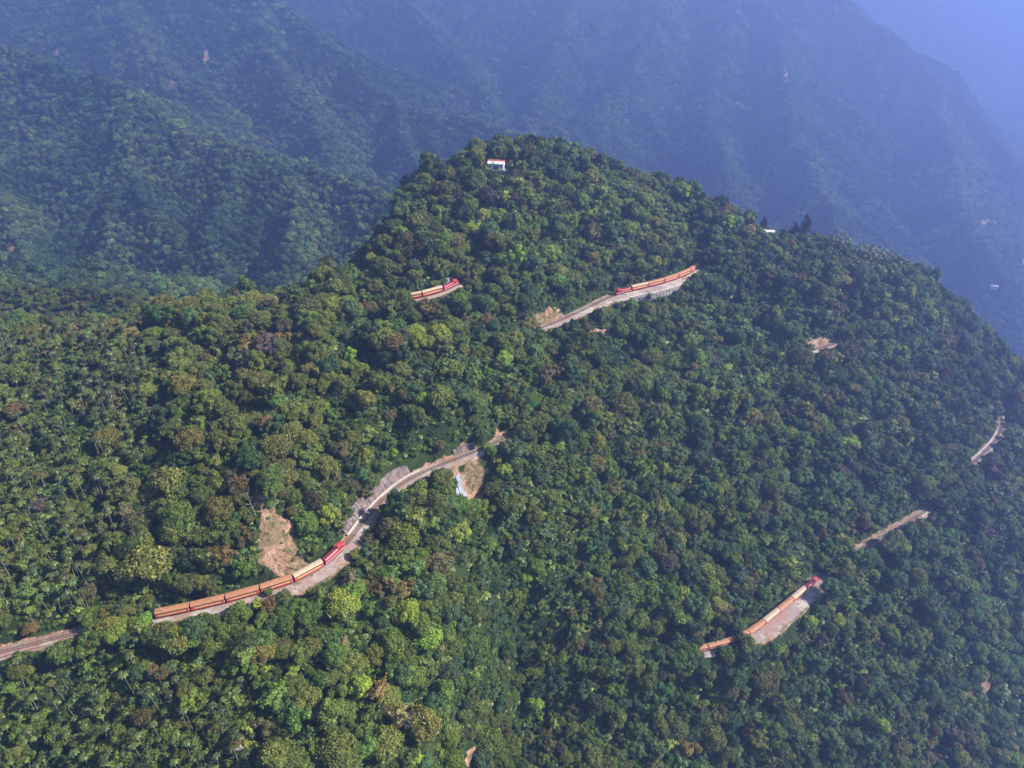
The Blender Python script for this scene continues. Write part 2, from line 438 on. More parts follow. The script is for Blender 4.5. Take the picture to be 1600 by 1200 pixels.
def principled(nt, out, col, rough=.8, spec=.3, bump=None, bdist=.1, bstr=.6):
    p = nt.nodes.new('ShaderNodeBsdfPrincipled')
    if isinstance(col, tuple): p.inputs['Base Color'].default_value = (*col, 1)
    else: nt.links.new(col, p.inputs['Base Color'])
    p.inputs['Roughness'].default_value = rough
    p.inputs['Specular IOR Level'].default_value = spec
    if bump is not None:
        b = nt.nodes.new('ShaderNodeBump'); b.inputs['Distance'].default_value = bdist; b.inputs['Strength'].default_value = bstr
        nt.links.new(bump, b.inputs['Height']); nt.links.new(b.outputs[0], p.inputs['Normal'])
    nt.links.new(p.outputs[0], out.inputs[0])
    return p
def simple(name, col, rough=.6, spec=.3, var=.25, scale=1.5, dirt=(.2, .15, .1), dirt_amt=.25):
    m, nt, out = mat(name)
    n1 = noise(nt, scale, 5)
    lo = tuple(c * (1 - var) for c in col); hi = tuple(min(1, c * (1 + var * .5)) for c in col)
    c = ramp(nt, n1, [(.3, lo), (.7, hi)])
    n2 = noise(nt, scale * .37, 3)
    f = math_(nt, 'MULTIPLY', ramp(nt, n2, [(.45, (0, 0, 0)), (.75, (1, 1, 1))]), dirt_amt)
    c = mix(nt, f, c, dirt)
    principled(nt, out, c, rough, spec, n1, .02, .3)
    return m

M_ground, nt, out = mat('hill_ground')
b = attr(nt, 'bare').outputs['Fac']
veg = ramp(nt, noise(nt, .12, 6), [(.3, (.018, .03, .010)), (.5, (.032, .055, .016)), (.7, (.06, .08, .025))])
soil = ramp(nt, noise(nt, .55, 8, rough=.7), [(.28, (.20, .10, .06)), (.45, (.40, .225, .145)), (.6, (.55, .35, .25)), (.75, (.64, .47, .37))])
soil = mix(nt, math_(nt, 'MULTIPLY', ramp(nt, noise(nt, .09, 4), [(.46, (0, 0, 0)), (.56, (1, 1, 1))]), .6), soil, (.13, .13, .05))
soil = mix(nt, math_(nt, 'MULTIPLY', ramp(nt, noise(nt, .4, 6), [(.52, (0, 0, 0)), (.6, (1, 1, 1))]), .75), soil, (.06, .09, .025))
bb = math_(nt, 'ADD', b, math_(nt, 'MULTIPLY', math_(nt, 'SUBTRACT', noise(nt, .35, 5), .5), .7))
bb = ramp(nt, bb, [(.38, (0, 0, 0)), (.55, (1, 1, 1))])
bb = math_(nt, 'MULTIPLY', bb, ramp(nt, b, [(.02, (0, 0, 0)), (.12, (1, 1, 1))]))
principled(nt, out, mix(nt, bb, veg, soil), .95, .1, noise(nt, .5, 9, rough=.7), 1.6, .9)

def leaf_material(name, trans=.22, rough=.5):
    m, nt, out = mat(name)
    t = attr(nt, 'tint', 'INSTANCER').outputs['Color']
    lv = attr(nt, 'lv').outputs['Fac']
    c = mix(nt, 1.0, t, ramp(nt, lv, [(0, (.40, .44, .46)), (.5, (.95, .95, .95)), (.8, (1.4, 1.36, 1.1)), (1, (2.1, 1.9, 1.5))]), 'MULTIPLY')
    p = nt.nodes.new('ShaderNodeBsdfPrincipled'); nt.links.new(c, p.inputs['Base Color'])
    p.inputs['Roughness'].default_value = rough; p.inputs['Specular IOR Level'].default_value = .35
    tr = nt.nodes.new('ShaderNodeBsdfTranslucent')
    nt.links.new(mix(nt, 1.0, c, (1.3, 1.5, .6), 'MULTIPLY'), tr.inputs[0])
    s = nt.nodes.new('ShaderNodeMixShader'); s.inputs[0].default_value = trans
    nt.links.new(p.outputs[0], s.inputs[1]); nt.links.new(tr.outputs[0], s.inputs[2])
    nt.links.new(s.outputs[0], out.inputs[0])
    return m
M_leaf = leaf_material('foliage')
M_frond = leaf_material('palm_fronds', .18, .4)
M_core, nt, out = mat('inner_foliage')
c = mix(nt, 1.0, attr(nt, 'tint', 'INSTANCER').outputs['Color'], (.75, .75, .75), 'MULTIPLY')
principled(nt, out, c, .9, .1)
M_bark = simple('bark', (.16, .12, .085), .9, .1, .4, 2)
M_palebark = simple('palm_trunk_bark', (.24, .215, .175), .85, .1, .3, 2)
M_gravel, nt, out = mat('ballast_gravel')
g1 = noise(nt, 3.2, 8, rough=.8)
c = ramp(nt, g1, [(.3, (.17, .13, .115)), (.5, (.33, .255, .235)), (.7, (.50, .42, .385))])
c = mix(nt, math_(nt, 'MULTIPLY', ramp(nt, noise(nt, .16, 4), [(.45, (0, 0, 0)), (.6, (1, 1, 1))]), .6), c, (.36, .185, .13))
c = mix(nt, math_(nt, 'MULTIPLY', ramp(nt, noise(nt, .11, 5), [(.52, (0, 0, 0)), (.6, (1, 1, 1))]), .6), c, (.50, .50, .44))
c = mix(nt, math_(nt, 'MULTIPLY', ramp(nt, noise(nt, .8, 6), [(.60, (0, 0, 0)), (.66, (1, 1, 1))]), .6), c, (.10, .065, .05))
c = mix(nt, math_(nt, 'MULTIPLY', ramp(nt, noise(nt, .3, 6), [(.58, (0, 0, 0)), (.68, (1, 1, 1))]), .7), c, (.075, .105, .03))
principled(nt, out, c, .95, .1, g1, .12, .8)
M_rail = simple('rusty_rail_steel', (.22, .13, .09), .5, .5, .3, 4)
M_sleeper = simple('weathered_sleeper_wood', (.13, .10, .085), .9, .1, .3, 3)
M_conc = simple('stained_concrete', (.36, .34, .34), .9, .15, .35, .6, (.12, .11, .11), .7)
M_rockwall = simple('weathered_slope_facing', (.19, .15, .15), .95, .1, .6, 1.1, (.34, .25, .23), .8)
M_concpale = simple('pale_concrete', (.62, .56, .50), .85, .2, .25, .8, (.25, .2, .16), .5)
M_red = simple('red_coach_paint', (.62, .045, .03), .4, .5, .18, 1.2)
M_cream = simple('cream_coach_paint', (.80, .52, .27), .4, .5, .12, 1.2)
M_roofcream = simple('cream_coach_roof', (.60, .45, .31), .5, .4, .15, .9, (.4, .25, .15), .3)
M_rooforange = simple('orange_coach_roof', (.50, .235, .12), .55, .4, .22, .9, (.25, .12, .07), .4)
M_loco = simple('crimson_locomotive_paint', (.44, .025, .045), .4, .5, .15, 1.2)
M_locoroof = simple('crimson_locomotive_roof', (.50, .06, .07), .5, .4, .2, 1.2)
M_white = simple('white_paint', (.78, .77, .76), .5, .4, .08, 1.5)
M_glass = simple('dark_window_glass', (.02, .022, .03), .12, .6, .1, 1)
M_under = simple('grimy_underframe', (.035, .03, .03), .8, .3, .3, 2)
M_blue = simple('pale_blue_door_paint', (.22, .38, .66), .5, .4, .12, 1.5)
M_roofred = simple('faded_red_roof_sheet', (.60, .10, .10), .6, .3, .25, 1.5)
M_tarp = simple('white_tarpaulin', (.34, .38, .46), .6, .3, .4, 1.4, (.22, .24, .28), .8)
M_wire = simple('galvanised_steel', (.45, .45, .46), .5, .5, .15, 3)
M_pole = simple('grey_utility_pole', (.40, .37, .34), .85, .2, .2, 2)

# ------------------------------------------------------------------ the ground as one sheet
nx, ny = GX.shape
idx = np.arange(nx * ny).reshape(nx, ny)
Q = np.stack([idx[:-1, :-1], idx[1:, :-1], idx[1:, 1:], idx[:-1, 1:]], -1).reshape(-1, 4)
hill = link('mountain_ground', new_mesh('mountain_ground', np.stack([GX, GY, GZ], -1).reshape(-1, 3), Q, [M_ground], None, {'bare': ('POINT', BARE)}, True))
tag(hill, kind='structure')

# ------------------------------------------------------------------ box / tube collector
class MB:
    def __init__(s): s.v = []; s.f = []; s.m = []
    def add(s, V, Fc, m=0):
        o = len(s.v); s.v += [tuple(p) for p in V]; s.f += [tuple(i + o for i in f) for f in Fc]; s.m += [m] * len(Fc)
    def box(s, x0, x1, y0, y1, z0, z1, m=0, taper=0):
        t = taper
        V = [(x0, y0, z0), (x1, y0, z0), (x1, y1, z0), (x0, y1, z0), (x0 + t, y0 + t, z1), (x1 - t, y0 + t, z1), (x1 - t, y1 - t, z1), (x0 + t, y1 - t, z1)]
        s.add(V, [(3, 2, 1, 0), (4, 5, 6, 7), (0, 1, 5, 4), (1, 2, 6, 5), (2, 3, 7, 6), (3, 0, 4, 7)], m)
    def prism(s, prof, x0, x1, m=0):
        """profile in y,z (counter-clockwise) swept along x"""
        k = len(prof)
        V = [(x0, y, z) for y, z in prof] + [(x1, y, z) for y, z in prof]
        s.add(V, [tuple((i, (i + 1) % k, (i + 1) % k + k, i + k)[::-1]) for i in range(k)] + [tuple(range(k)), tuple(range(2 * k - 1, k - 1, -1))], m)
    def tube(s, P, r, seg=6, m=0):
        P = [Vector(p) for p in P]; rr = r if isinstance(r, (list, tuple)) else [r] * len(P)
        V = []; Fc = []
        for i, p in enumerate(P):
            d = (P[min(i + 1, len(P) - 1)] - P[max(i - 1, 0)]).normalized()
            a = d.orthogonal().normalized() if abs(d.z) < .9 else d.cross(Vector((0, 1, 0))).normalized()
            b_ = d.cross(a).normalized()
            for k in range(seg):
                t = k / seg * 2 * math.pi
                V.append(p + (a * math.cos(t) + b_ * math.sin(t)) * rr[i])
        for i in range(len(P) - 1):
            for k in range(seg):
                Fc.append((i * seg + k, i * seg + (k + 1) % seg, (i + 1) * seg + (k + 1) % seg, (i + 1) * seg + k))
        Fc.append(tuple(range(seg))[::-1]); Fc.append(tuple((len(P) - 1) * seg + k for k in range(seg)))
        s.add(V, Fc, m)
    def mesh(s, name, mats, smooth=False):
        me = bpy.data.meshes.new(name); me.from_pydata(s.v, [], s.f)
        for mt in mats: me.materials.append(mt)
        me.polygons.foreach_set('material_index', s.m)
        if smooth: me.polygons.foreach_set('use_smooth', [True] * len(s.f))
        me.update(); return me
    def obj(s, name, mats, parent=None, smooth=False):
        return link(name, s.mesh(name, mats if isinstance(mats, (list, tuple)) else [mats], smooth), parent)

def empty(name, loc, rz=0):
    o = bpy.data.objects.new(name, None); COL.objects.link(o); o.empty_display_size = 1
    o.location = loc; o.rotation_euler = (0, 0, rz)
    return o

# ------------------------------------------------------------------ railway
def frames(P):
    T = np.gradient(P, axis=0); T[:, 2] = 0; T /= np.linalg.norm(T, axis=1)[:, None]
    N = np.stack([T[:, 1], -T[:, 0], 0 * T[:, 0]], 1)       # towards the slope below
    S = np.concatenate([[0], np.cumsum(np.linalg.norm(np.diff(P, axis=0), axis=1))])
    return T, N, S
def resample(P, step):
    S = np.concatenate([[0], np.cumsum(np.linalg.norm(np.diff(P, axis=0), axis=1))])
    q = np.linspace(0, S[-1], max(2, int(S[-1] / step)))
    return np.stack([np.interp(q, S, P[:, k]) for k in range(3)], 1)
RAILNAME = {'front': 'the lowest bench past the nearest train', 'upper_left': 'the upper left bench behind trees', 'upper_right': 'the walled upper right bench',
            'lower_right': 'the long lower right bench', 'hidden_bend': 'a short red earth gap at upper right'}
for k, P in TRK.items():
    P = resample(P, 1.2); T, N, S = frames(P)
    bp = np.array(BENCH[k], float); sh = shown(k, proj(P)[0]); wr = np.interp(proj(P)[0], bp[:, 0], bp[:, 1]) * sh + 1.5 * (1 - sh)
    nn = vnoise(S / 3.0, S * 0 + 3, 2); n3 = vnoise(S / 2.0, S * 0, 7)
    rows = []
    for off, dz in ((-2.9, -.5), (-2.2, -.25), (-1.5, -.14), (0, -.12), (1.5, -.14), (2.1, -.25), (None, -.32), ('e', -.95)):
        if off is None: o_ = wr - .6 - nn * .8
        elif off == 'e': o_ = wr + .4 + nn * 1.2
        elif off < -2: o_ = off * (.75 + .25 * sh) + n3 * .5
        else: o_ = np.full(len(P), float(off))
        o_ = np.maximum(o_, 1.75 if off is None else 2.05) if (off is None or off == 'e') else o_
        r_ = P + N * o_[:, None]; r_[:, 2] += dz + .06 * (vnoise(S / 1.5, o_ * 2, 9) - .5)
        rows.append(r_)
    V = np.stack(rows, 1).reshape(-1, 3); m_ = len(rows); id_ = np.arange(len(P) * m_).reshape(len(P), m_)
    Q = np.stack([id_[:-1, :-1], id_[:-1, 1:], id_[1:, 1:], id_[1:, :-1]], -1).reshape(-1, 4)
    tag(link('railway_ballast', new_mesh('railway_ballast', V, Q, [M_gravel], smooth=True)), kind='structure')
    tr = empty('railway_track', tuple(P[len(P) // 2]))
    tag(tr, 'single narrow gauge railway track on ' + RAILNAME[k], 'railway track', 'railway tracks')
    c0 = P[len(P) // 2]
    for s in (-1, 1):
        L = P + N * (.54 * s); L = L - c0
        V = []; 
        for (o_, h_) in ((-.06, -.02), (.06, -.02), (.06, .15), (-.06, .15)):
            q = L + N * o_; q = q.copy(); q[:, 2] += h_; V.append(q)
        V = np.stack(V, 1).reshape(-1, 3); id_ = np.arange(len(P) * 4).reshape(-1, 4)
        Q = np.concatenate([np.stack([id_[:-1, a], id_[:-1, (a + 1) % 4], id_[1:, (a + 1) % 4], id_[1:, a]], -1) for a in range(4)])
        link('rail', new_mesh('rail', V, Q, [M_rail]), tr)
    SP_ = resample(TRK[k], .75); T2, N2, _ = frames(SP_)
    V = []; Q = []
    for i in range(len(SP_)):
        c_ = SP_[i] - c0; o_ = len(V)
        for dz in (-.14, .0):
            for a, b_ in ((-1, -.13), (1, -.13), (1, .13), (-1, .13)):
                p = c_ + N2[i] * a + T2[i] * b_; V.append((p[0], p[1], p[2] + dz - .02))
        Q += [(o_ + 4, o_ + 5, o_ + 6, o_ + 7), (o_, o_ + 1, o_ + 5, o_ + 4), (o_ + 1, o_ + 2, o_ + 6, o_ + 5), (o_ + 2, o_ + 3, o_ + 7, o_ + 6), (o_ + 3, o_, o_ + 4, o_ + 7)]
    tag(link('sleepers', new_mesh('sleepers', V, Q, [M_sleeper]), tr), kind='stuff')

# ------------------------------------------------------------------ rolling stock, built along +x, rail top at z = 0.15
CL = 11.6      # coach body length
def coach_parts(roofmat):
    h = CL / 2; parts = []
    b_ = MB(); b_.box(-h, h, -1.22, 1.22, .75, 1.30); parts.append(('sill_band', b_, M_red, None))
    b_ = MB()
    b_.box(-h, h, -1.25, 1.25, 1.30, 1.88)
    parts.append(('waist_band', b_, M_cream, None))
    b_ = MB()                                                   # pillars between the windows and the end walls
    nwin = 9; wx = (CL - 1.6) / nwin
    for s in (-1, 1):
        y0, y1 = (1.12, 1.24) if s > 0 else (-1.24, -1.12)
        for k in range(nwin + 1):
            x = -h + .8 + k * wx; b_.box(x - .16, x + .16, y0, y1, 1.88, 2.62)
        b_.box(-h, -h + .64, y0, y1, 1.88, 2.62); b_.box(h - .64, h, y0, y1, 1.88, 2.62)
    b_.box(-h, -h + .08, -1.12, 1.12, 1.88, 2.62); b_.box(h - .08, h, -1.12, 1.12, 1.88, 2.62)
    parts.append(('window_pillars', b_, M_red, None))
    b_ = MB(); b_.box(-h, h, -1.25, 1.25, 2.62, 2.92); parts.append(('cornice', b_, M_cream, None))
    b_ = MB()
    for s in (-1, 1):
        for k in range(nwin):
            x = -h + .8 + k * wx
            b_.box(x + .17, x + wx - .17, min(s * 1.06, s * 1.10), max(s * 1.06, s * 1.10), 1.89, 2.61)
    parts.append(('window_panes', b_, M_glass, None))
    b_ = MB()
    prof = [(-1.32, 2.92), (1.32, 2.92), (1.27, 3.06), (1.0, 3.24), (.55, 3.35), (0, 3.39), (-.55, 3.35), (-1.0, 3.24), (-1.27, 3.06)]
    b_.prism(prof, -h - .12, h + .12)
    parts.append(('roof', b_, roofmat, None))
    b_ = MB()
    for x in (-3.6, -1.2, 1.2, 3.6): b_.box(x - .22, x + .22, -.2, .2, 3.38, 3.52)
    parts.append(('roof_vents', b_, roofmat, None))
    for s in (-1, 1):
        b_ = MB(); b_.box(s * (h - .62) - .3, s * (h - .62) + .3, -1.27, -1.255, 1.0, 2.55); b_.box(s * (h - .62) - .3, s * (h - .62) + .3, 1.255, 1.27, 1.0, 2.55)
        parts.append(('door', b_, M_red, None))
        b_ = MB(); x = s * (h - 2.0)
        b_.box(x - 1.1, x + 1.1, -.75, .75, .42, .74)
        for wxx in (-.65, .65):
            for yy in (-.58, .58):
                b_.tube([(x + wxx, yy - .07, .5), (x + wxx, yy + .07, .5)], .36, 10)
        parts.append(('bogie', b_, M_under, None))
        b_ = MB(); b_.box(min(s * h, s * (h + .45)), max(s * h, s * (h + .45)), -.55, .55, .9, 2.55)
        parts.append(('gangway', b_, M_under, None))
    return parts
def loco_parts():
    parts = []; h = 5.6
    b_ = MB(); b_.box(-h, h, -1.2, 1.2, .75, 1.25); parts.append(('running_board', b_, M_loco, None))
    b_ = MB(); b_.box(-h, h, -1.23, -1.2, 1.0, 1.16); b_.box(-h, h, 1.2, 1.23, 1.0, 1.16); b_.box(-h + .3, 1.9, -1.0, -.975, 2.3, 2.46); b_.box(-h + .3, 1.9, .975, 1.0, 2.3, 2.46)
    parts.append(('white_stripe', b_, M_white, None))
    b_ = MB(); b_.prism([(-.97, 1.25), (.97, 1.25), (.97, 2.62), (.7, 2.82), (-.7, 2.82), (-.97, 2.62)], -h + .3, 1.9); parts.append(('long_hood', b_, M_loco, None))
    b_ = MB(); b_.prism([(-.9, 1.25), (.9, 1.25), (.9, 2.1), (.6, 2.3), (-.6, 2.3), (-.9, 2.1)], 4.4, h - .05); parts.append(('short_hood', b_, M_loco, None))
    b_ = MB(); b_.box(1.9, 4.4, -1.2, 1.2, 1.25, 3.05); parts.append(('cab', b_, M_loco, None))
    b_ = MB(); b_.prism([(-1.3, 3.05), (1.3, 3.05), (1.2, 3.25), (.6, 3.42), (-.6, 3.42), (-1.2, 3.25)], 1.75, 4.55); parts.append(('cab_roof', b_, M_locoroof, None))
    b_ = MB()
    for s in (-1, 1): b_.box(2.3, 4.0, min(s * 1.205, s * 1.22), max(s * 1.205, s * 1.22), 2.2, 2.85)
    b_.box(4.405, 4.42, -.95, -.1, 2.35, 2.9); b_.box(4.405, 4.42, .1, .95, 2.35, 2.9); b_.box(1.88, 1.895, -.9, .9, 2.88, 3.0)
    parts.append(('cab_windows', b_, M_glass, None))
    b_ = MB()
    for x in (-4.2, -2.6, -1.0, .6): b_.box(x - .45, x + .45, -.5, .5, 2.82, 2.93)
    parts.append(('roof_grilles', b_, M_under, None))
    for s in (-1, 1):
        b_ = MB(); x = s * 3.5
        b_.box(x - 1.3, x + 1.3, -.75, .75, .42, .74)
        for wxx in (-.8, .8):
            for yy in (-.58, .58): b_.tube([(x + wxx, yy - .07, .52), (x + wxx, yy + .07, .52)], .38, 10)
        parts.append(('bogie', b_, M_under, None))
        b_ = MB(); b_.tube([(h - .06, s * .5, 1.7), (h + .04, s * .5, 1.7)], .14, 10); parts.append(('headlight', b_, M_white, None))
    return parts
SMALL = {'window_pillars', 'window_panes', 'roof_vents', 'white_stripe', 'cab_windows', 'roof_grilles', 'door', 'bogie'}
def realise(parts):
    return [(nm, b_.mesh(nm, [mt])) for nm, b_, mt, _ in parts]
PROTO = {'loco': realise(loco_parts()), 'cream': realise(coach_parts(M_roofcream)), 'orange': realise(coach_parts(M_rooforange))}
def sim_on(P, s, S):
    return np.array([np.interp(s, S, P[:, k]) for k in range(3)])
# trains: line, picture column of the locomotive's nose, direction along the line (+1 = nose towards the right), vehicles from the nose
TRAINS = [
 ('front', (541, 857), 1, ['loco', 'cream', 'orange', 'orange', 'orange', 'orange'], 'nearest train',
   ['crimson diesel locomotive with a raised cab leading the nearest train past the landslide',
    'cream roofed red and cream coach directly behind the nearest train\'s locomotive',
    'orange roofed coach below the landslide, second coach behind the nearest locomotive',
    'orange roofed coach in the middle of the nearest train, third behind its locomotive',
    'orange roofed coach partly shaded by trees, last but one of the nearest train',
    'orange roofed last coach of the nearest train beside the leaning pole'], 'coaches of the nearest train'),
 ('upper_left', (716, 444), 1, ['loco', 'cream', 'cream', 'orange'], 'upper left train',
   ['small crimson locomotive of the short train between trees at upper left',
    'cream roofed coach in full view behind the upper left locomotive',
    'cream roofed coach running in behind trees, second behind the upper left locomotive',
    'orange roofed coach mostly hidden by trees at the tail of the upper left train'], 'coaches of the upper left train'),
 ('upper_right', (961, 460), -1, ['loco', 'cream', 'orange', 'orange', 'orange', 'orange'], 'upper right train',
   ['crimson locomotive facing left at the shaded end of the upper right bench',
    'cream roofed coach right behind the upper right locomotive above the stone wall',
    'orange roofed coach above the stone wall, second behind the upper right locomotive',
    'orange roofed coach near the shrub, third behind the upper right locomotive',
    'orange roofed coach on the bend, last but one of the upper right train',
    'orange roofed last coach vanishing into trees at the top of the upper right train'], 'coaches of the upper right train'),
 ('lower_right', (1275, 905), 1, ['loco', 'cream', 'orange', 'cream', 'orange', 'orange', 'orange', 'orange'], 'lower right train',
   ['crimson locomotive at the upper end of the train on the wide gravel yard',
    'cream roofed coach next to the locomotive above the wide gravel yard',
    'orange roofed coach second behind the locomotive above the wide gravel yard',
    'cream roofed coach third behind the locomotive above the wide gravel yard',
    'orange roofed coach at the lower left end of the wide gravel yard',
    'orange roofed coach seen end on in the gap left of the gravel yard',
    'orange roofed coach among treetops left of the gravel yard, last but one',
    'orange roofed last coach of the lower right train, deep in tree shade'], 'coaches of the lower right train'),
]
VIS = []          # things the trees in front must leave in view: u, v, radius px, depth
for line, (u0, v0), dr, cars, tname, labels, grp in TRAINS:
    P = resample(TRK[line], .8); T, N, S = frames(P)
    U, V_, D_ = proj(P)
    s = S[int(np.argmin((U - u0) ** 2 + (V_ - v0) ** 2))]
    for ci, c in enumerate(cars):
        L = 11.3 if c == 'loco' else CL
        a = s; b_ = s - dr * L; s = b_ - dr * .75
        pa, pb = sim_on(P, a, S), sim_on(P, b_, S)
        if min(a, b_) < 0 or max(a, b_) > S[-1]: continue
        mid = (pa + pb) / 2; d = pa - pb
        e = empty('locomotive' if c == 'loco' else 'passenger_coach', (mid[0], mid[1], mid[2] - .0), math.atan2(d[1], d[0]))
        e.rotation_euler = (0, -math.asin(d[2] / np.linalg.norm(d)), math.atan2(d[1], d[0]))
        tag(e, labels[ci], 'locomotive' if c == 'loco' else 'railway coach', 'locomotives' if c == 'loco' else grp)
        for nm, me in PROTO[c]:
            o = link(nm, me, e)
            if nm in SMALL: o['kind'] = 'stuff'
# visible stretches of line (picture columns)
for k, spans in VISIBLE.items():
    P = resample(TRK[k], 1.5); T, N, S = frames(P)
    bp = np.array(BENCH[k], float); wr = np.interp(proj(P)[0], bp[:, 0], bp[:, 1])
    U, V_, D_ = proj(P)
    q = np.zeros(len(U), bool)
    for a, b_ in spans: q |= (U > a) & (U < b_)
    Pq = (P + N * (wr * .55)[:, None])[q]
    uu, vv, dd = proj(Pq)
    VIS += [(a, b_, 1.0, c) for a, b_, c in zip(uu, vv, dd)]

# ------------------------------------------------------------------ walls and drains along the line
def line_between(line, u0, u1, step=1.0):
    P = resample(TRK[line], step); T, N, S = frames(P); U = proj(P)[0]
    q = (U >= u0) & (U <= u1)
    return P[q], T[q], N[q]
def retaining(line, u0, u1, off, height, lean, label, bay=3.0, below=False, mt=M_conc, group='retaining walls'):
    hfull = height
    P, T, N = line_between(line, u0, u1, 1.0)
    if below:
        bp = np.array(BENCH[line], float); off = (np.interp(proj(P)[0], bp[:, 0], bp[:, 1]) + off)[:, None]
    B = P + N * off; c0 = B[len(B) // 2].copy()
    root = empty('retaining_wall', tuple(c0)); tag(root, label, 'wall', group)
    nb = max(1, int(len(P) / bay)); ids = np.linspace(0, len(P) - 1, nb + 1).astype(int)
    for a, b_ in zip(ids[:-1], ids[1:]):
        mb = MB(); pa, pb = B[a] - c0, B[b_] - c0; na, nb_ = N[a], N[b_]
        zt, zb = (0.0, -height) if below else (height, -.6)
        for (p, n_, q) in ((pa, na, 0), (pb, nb_, 1)):
            pass
        t_ = .45
        def c(p, n_, z, inn):
            lz = (z - zb) / (zt - zb)
            o_ = -lean * lz - (t_ if inn else 0)
            return (p[0] + n_[0] * o_, p[1] + n_[1] * o_, p[2] + z)
        g = .04
        height = hfull * (.55 + .45 * math.sin(math.pi * min(1, max(0, (a + 1) / len(P)))) ** .5 * random.uniform(.97, 1.03)) if not below else hfull
        zt = 0. if below else height
        pa2 = pa + (pb - pa) * g; pb2 = pb - (pb - pa) * g
        V = [c(pa2, na, zb, 0), c(pb2, nb_, zb, 0), c(pb2, nb_, zt, 0), c(pa2, na, zt, 0), c(pa2, na, zb, 1), c(pb2, nb_, zb, 1), c(pb2, nb_, zt, 1), c(pa2, na, zt, 1)]
        mb.add(V, [(0, 1, 2, 3), (7, 6, 5, 4), (3, 2, 6, 7), (0, 3, 7, 4), (2, 1, 5, 6), (1, 0, 4, 5)])
        mb.obj('wall_panel', mt, root)
        mb = MB()
        p0 = pa; w_ = .16
        V = []
        for z in (zb, zt):
            for (s1, s2) in ((-w_, .18), (w_, .18), (w_, -.2), (-w_, -.2)):
                lz = (z - zb) / (zt - zb); o_ = -lean * lz + s2
                V.append((p0[0] + na[0] * o_ + T[a][0] * s1, p0[1] + na[1] * o_ + T[a][1] * s1, p0[2] + z))
        mb.add(V, [(3, 2, 1, 0), (4, 5, 6, 7), (0, 1, 5, 4), (1, 2, 6, 5), (2, 3, 7, 6), (3, 0, 4, 7)])
        mb.obj('wall_rib', mt, root)
    if not below: return root
    mb = MB()                                                  # coping
    zt = .02 if below else height + .02
    for a, b_ in zip(ids[:-1], ids[1:]):
        pa, pb = B[a] - c0, B[b_] - c0
        V = []
        for p, n_ in ((pa, N[a]), (pb, N[b_])):
            for s2, z in ((.3, zt), (-.75, zt), (-.75, zt + .3), (.3, zt + .3)):
                V.append((p[0] + n_[0] * (s2 - lean), p[1] + n_[1] * (s2 - lean), p[2] + z))
        mb.add(V, [(0, 1, 2, 3)[::-1], (4, 5, 6, 7), (0, 1, 5, 4), (1, 2, 6, 5), (2, 3, 7, 6), (3, 0, 4, 7)])
    mb.obj('coping', M_concpale, root)
    return root
retaining('front', 551, 648, -3.0, 4.8, 3.0, 'grey ribbed concrete retaining wall leaning on the slope left of the bend above the nearest train', 2.4, mt=M_rockwall)
retaining('front', 712, 752, -3.0, 2.4, 1.2, 'low grey retaining wall on the upper side above the white tarpaulin', 2.6, mt=M_rockwall)
retaining('upper_right', 972, 1056, .9, 4.0, .5, 'pale grey retaining wall holding up the bench of the upper right train', 2.4, below=True)
retaining('upper_left', 690, 722, -3.0, 3.4, 1.4, 'short retaining wall behind the upper left locomotive', 2.6)
def kerb_line(line, u0, u1, off, label, w=.5, h=.5):
    P, T, N = line_between(line, u0, u1, 1.5); off = off if off < 5 else (np.interp(proj(P)[0], np.array(BENCH[line])[:, 0], np.array(BENCH[line])[:, 1]) + .2)[:, None]; B = P + N * off; c0 = B[len(B) // 2].copy(); B = B - c0
    V = []
    for s2, z in ((-w / 2, -.6), (w / 2, -.6), (w / 2, h - .3), (-w / 2, h - .3)):
        q = B + N * s2; q = q.copy(); q[:, 2] += z; V.append(q)
    V = np.stack(V, 1).reshape(-1, 3); id_ = np.arange(len(B) * 4).reshape(-1, 4)
    Q = np.concatenate([np.stack([id_[:-1, a], id_[:-1, (a + 1) % 4], id_[1:, (a + 1) % 4], id_[1:, a]], -1) for a in range(4)])
    o = link('trackside_kerb', new_mesh('trackside_kerb', V - 0, Q, [M_concpale])); o.location = c0
    tag(o, label, 'kerb', 'concrete kerbs beside the track')
kerb_line('front', 548, 660, -2.3, 'long pale concrete kerb at the foot of the ribbed wall on the front bend', .55, .7)
kerb_line('upper_right', 940, 1058, 7.4, 'pale kerb along the outer edge of the upper right bench', .5, .6)
kerb_line('lower_right', 1517, 1562, -2.4, 'pale concrete kerb on the far right curve of the line', .6, .7)

# ------------------------------------------------------------------ house on the summit and roofs on the skyline
h = hit(776, 264); _d = proj(np.array([h]))[2][0]
hs = 1.0
house = empty('hilltop_house', (h.x, h.y, h.z + .4), R(-11))
tag(house, 'small white hut with red ridged white roof and blue doors on the summit', 'house')
W2, Dp, Hh = 5.0, 2.6, 3.6
mb = MB(); mb.prism([(-Dp, -3), (Dp, -3), (Dp, Hh), (0, Hh + 1.3), (-Dp, Hh)], -W2, W2); mb.obj('wall', M_white, house)
for nm, y0, z0, y1, z1, mt in (('front_roof_sheet', -Dp - .6, Hh - .25, 0, Hh + 1.45, M_white), ('rear_roof_sheet', 0, Hh + 1.45, Dp + .6, Hh - .25, M_roofred)):
    mb = MB(); mb.prism([(y0, z0), (y1, z1), (y1, z1 + .15), (y0, z0 + .15)], -W2 - .5, W2 + .5)
    r_ = mb.obj(nm, mt, house)
mb = MB(); mb.prism([(-.9, Hh + 1.12), (0, Hh + 1.62), (.9, Hh + 1.12), (.9, Hh + 1.2), (0, Hh + 1.8), (-.9, Hh + 1.2)], -W2 - .5, W2 + .5); mb.obj('ridge_cap', M_roofred, house)
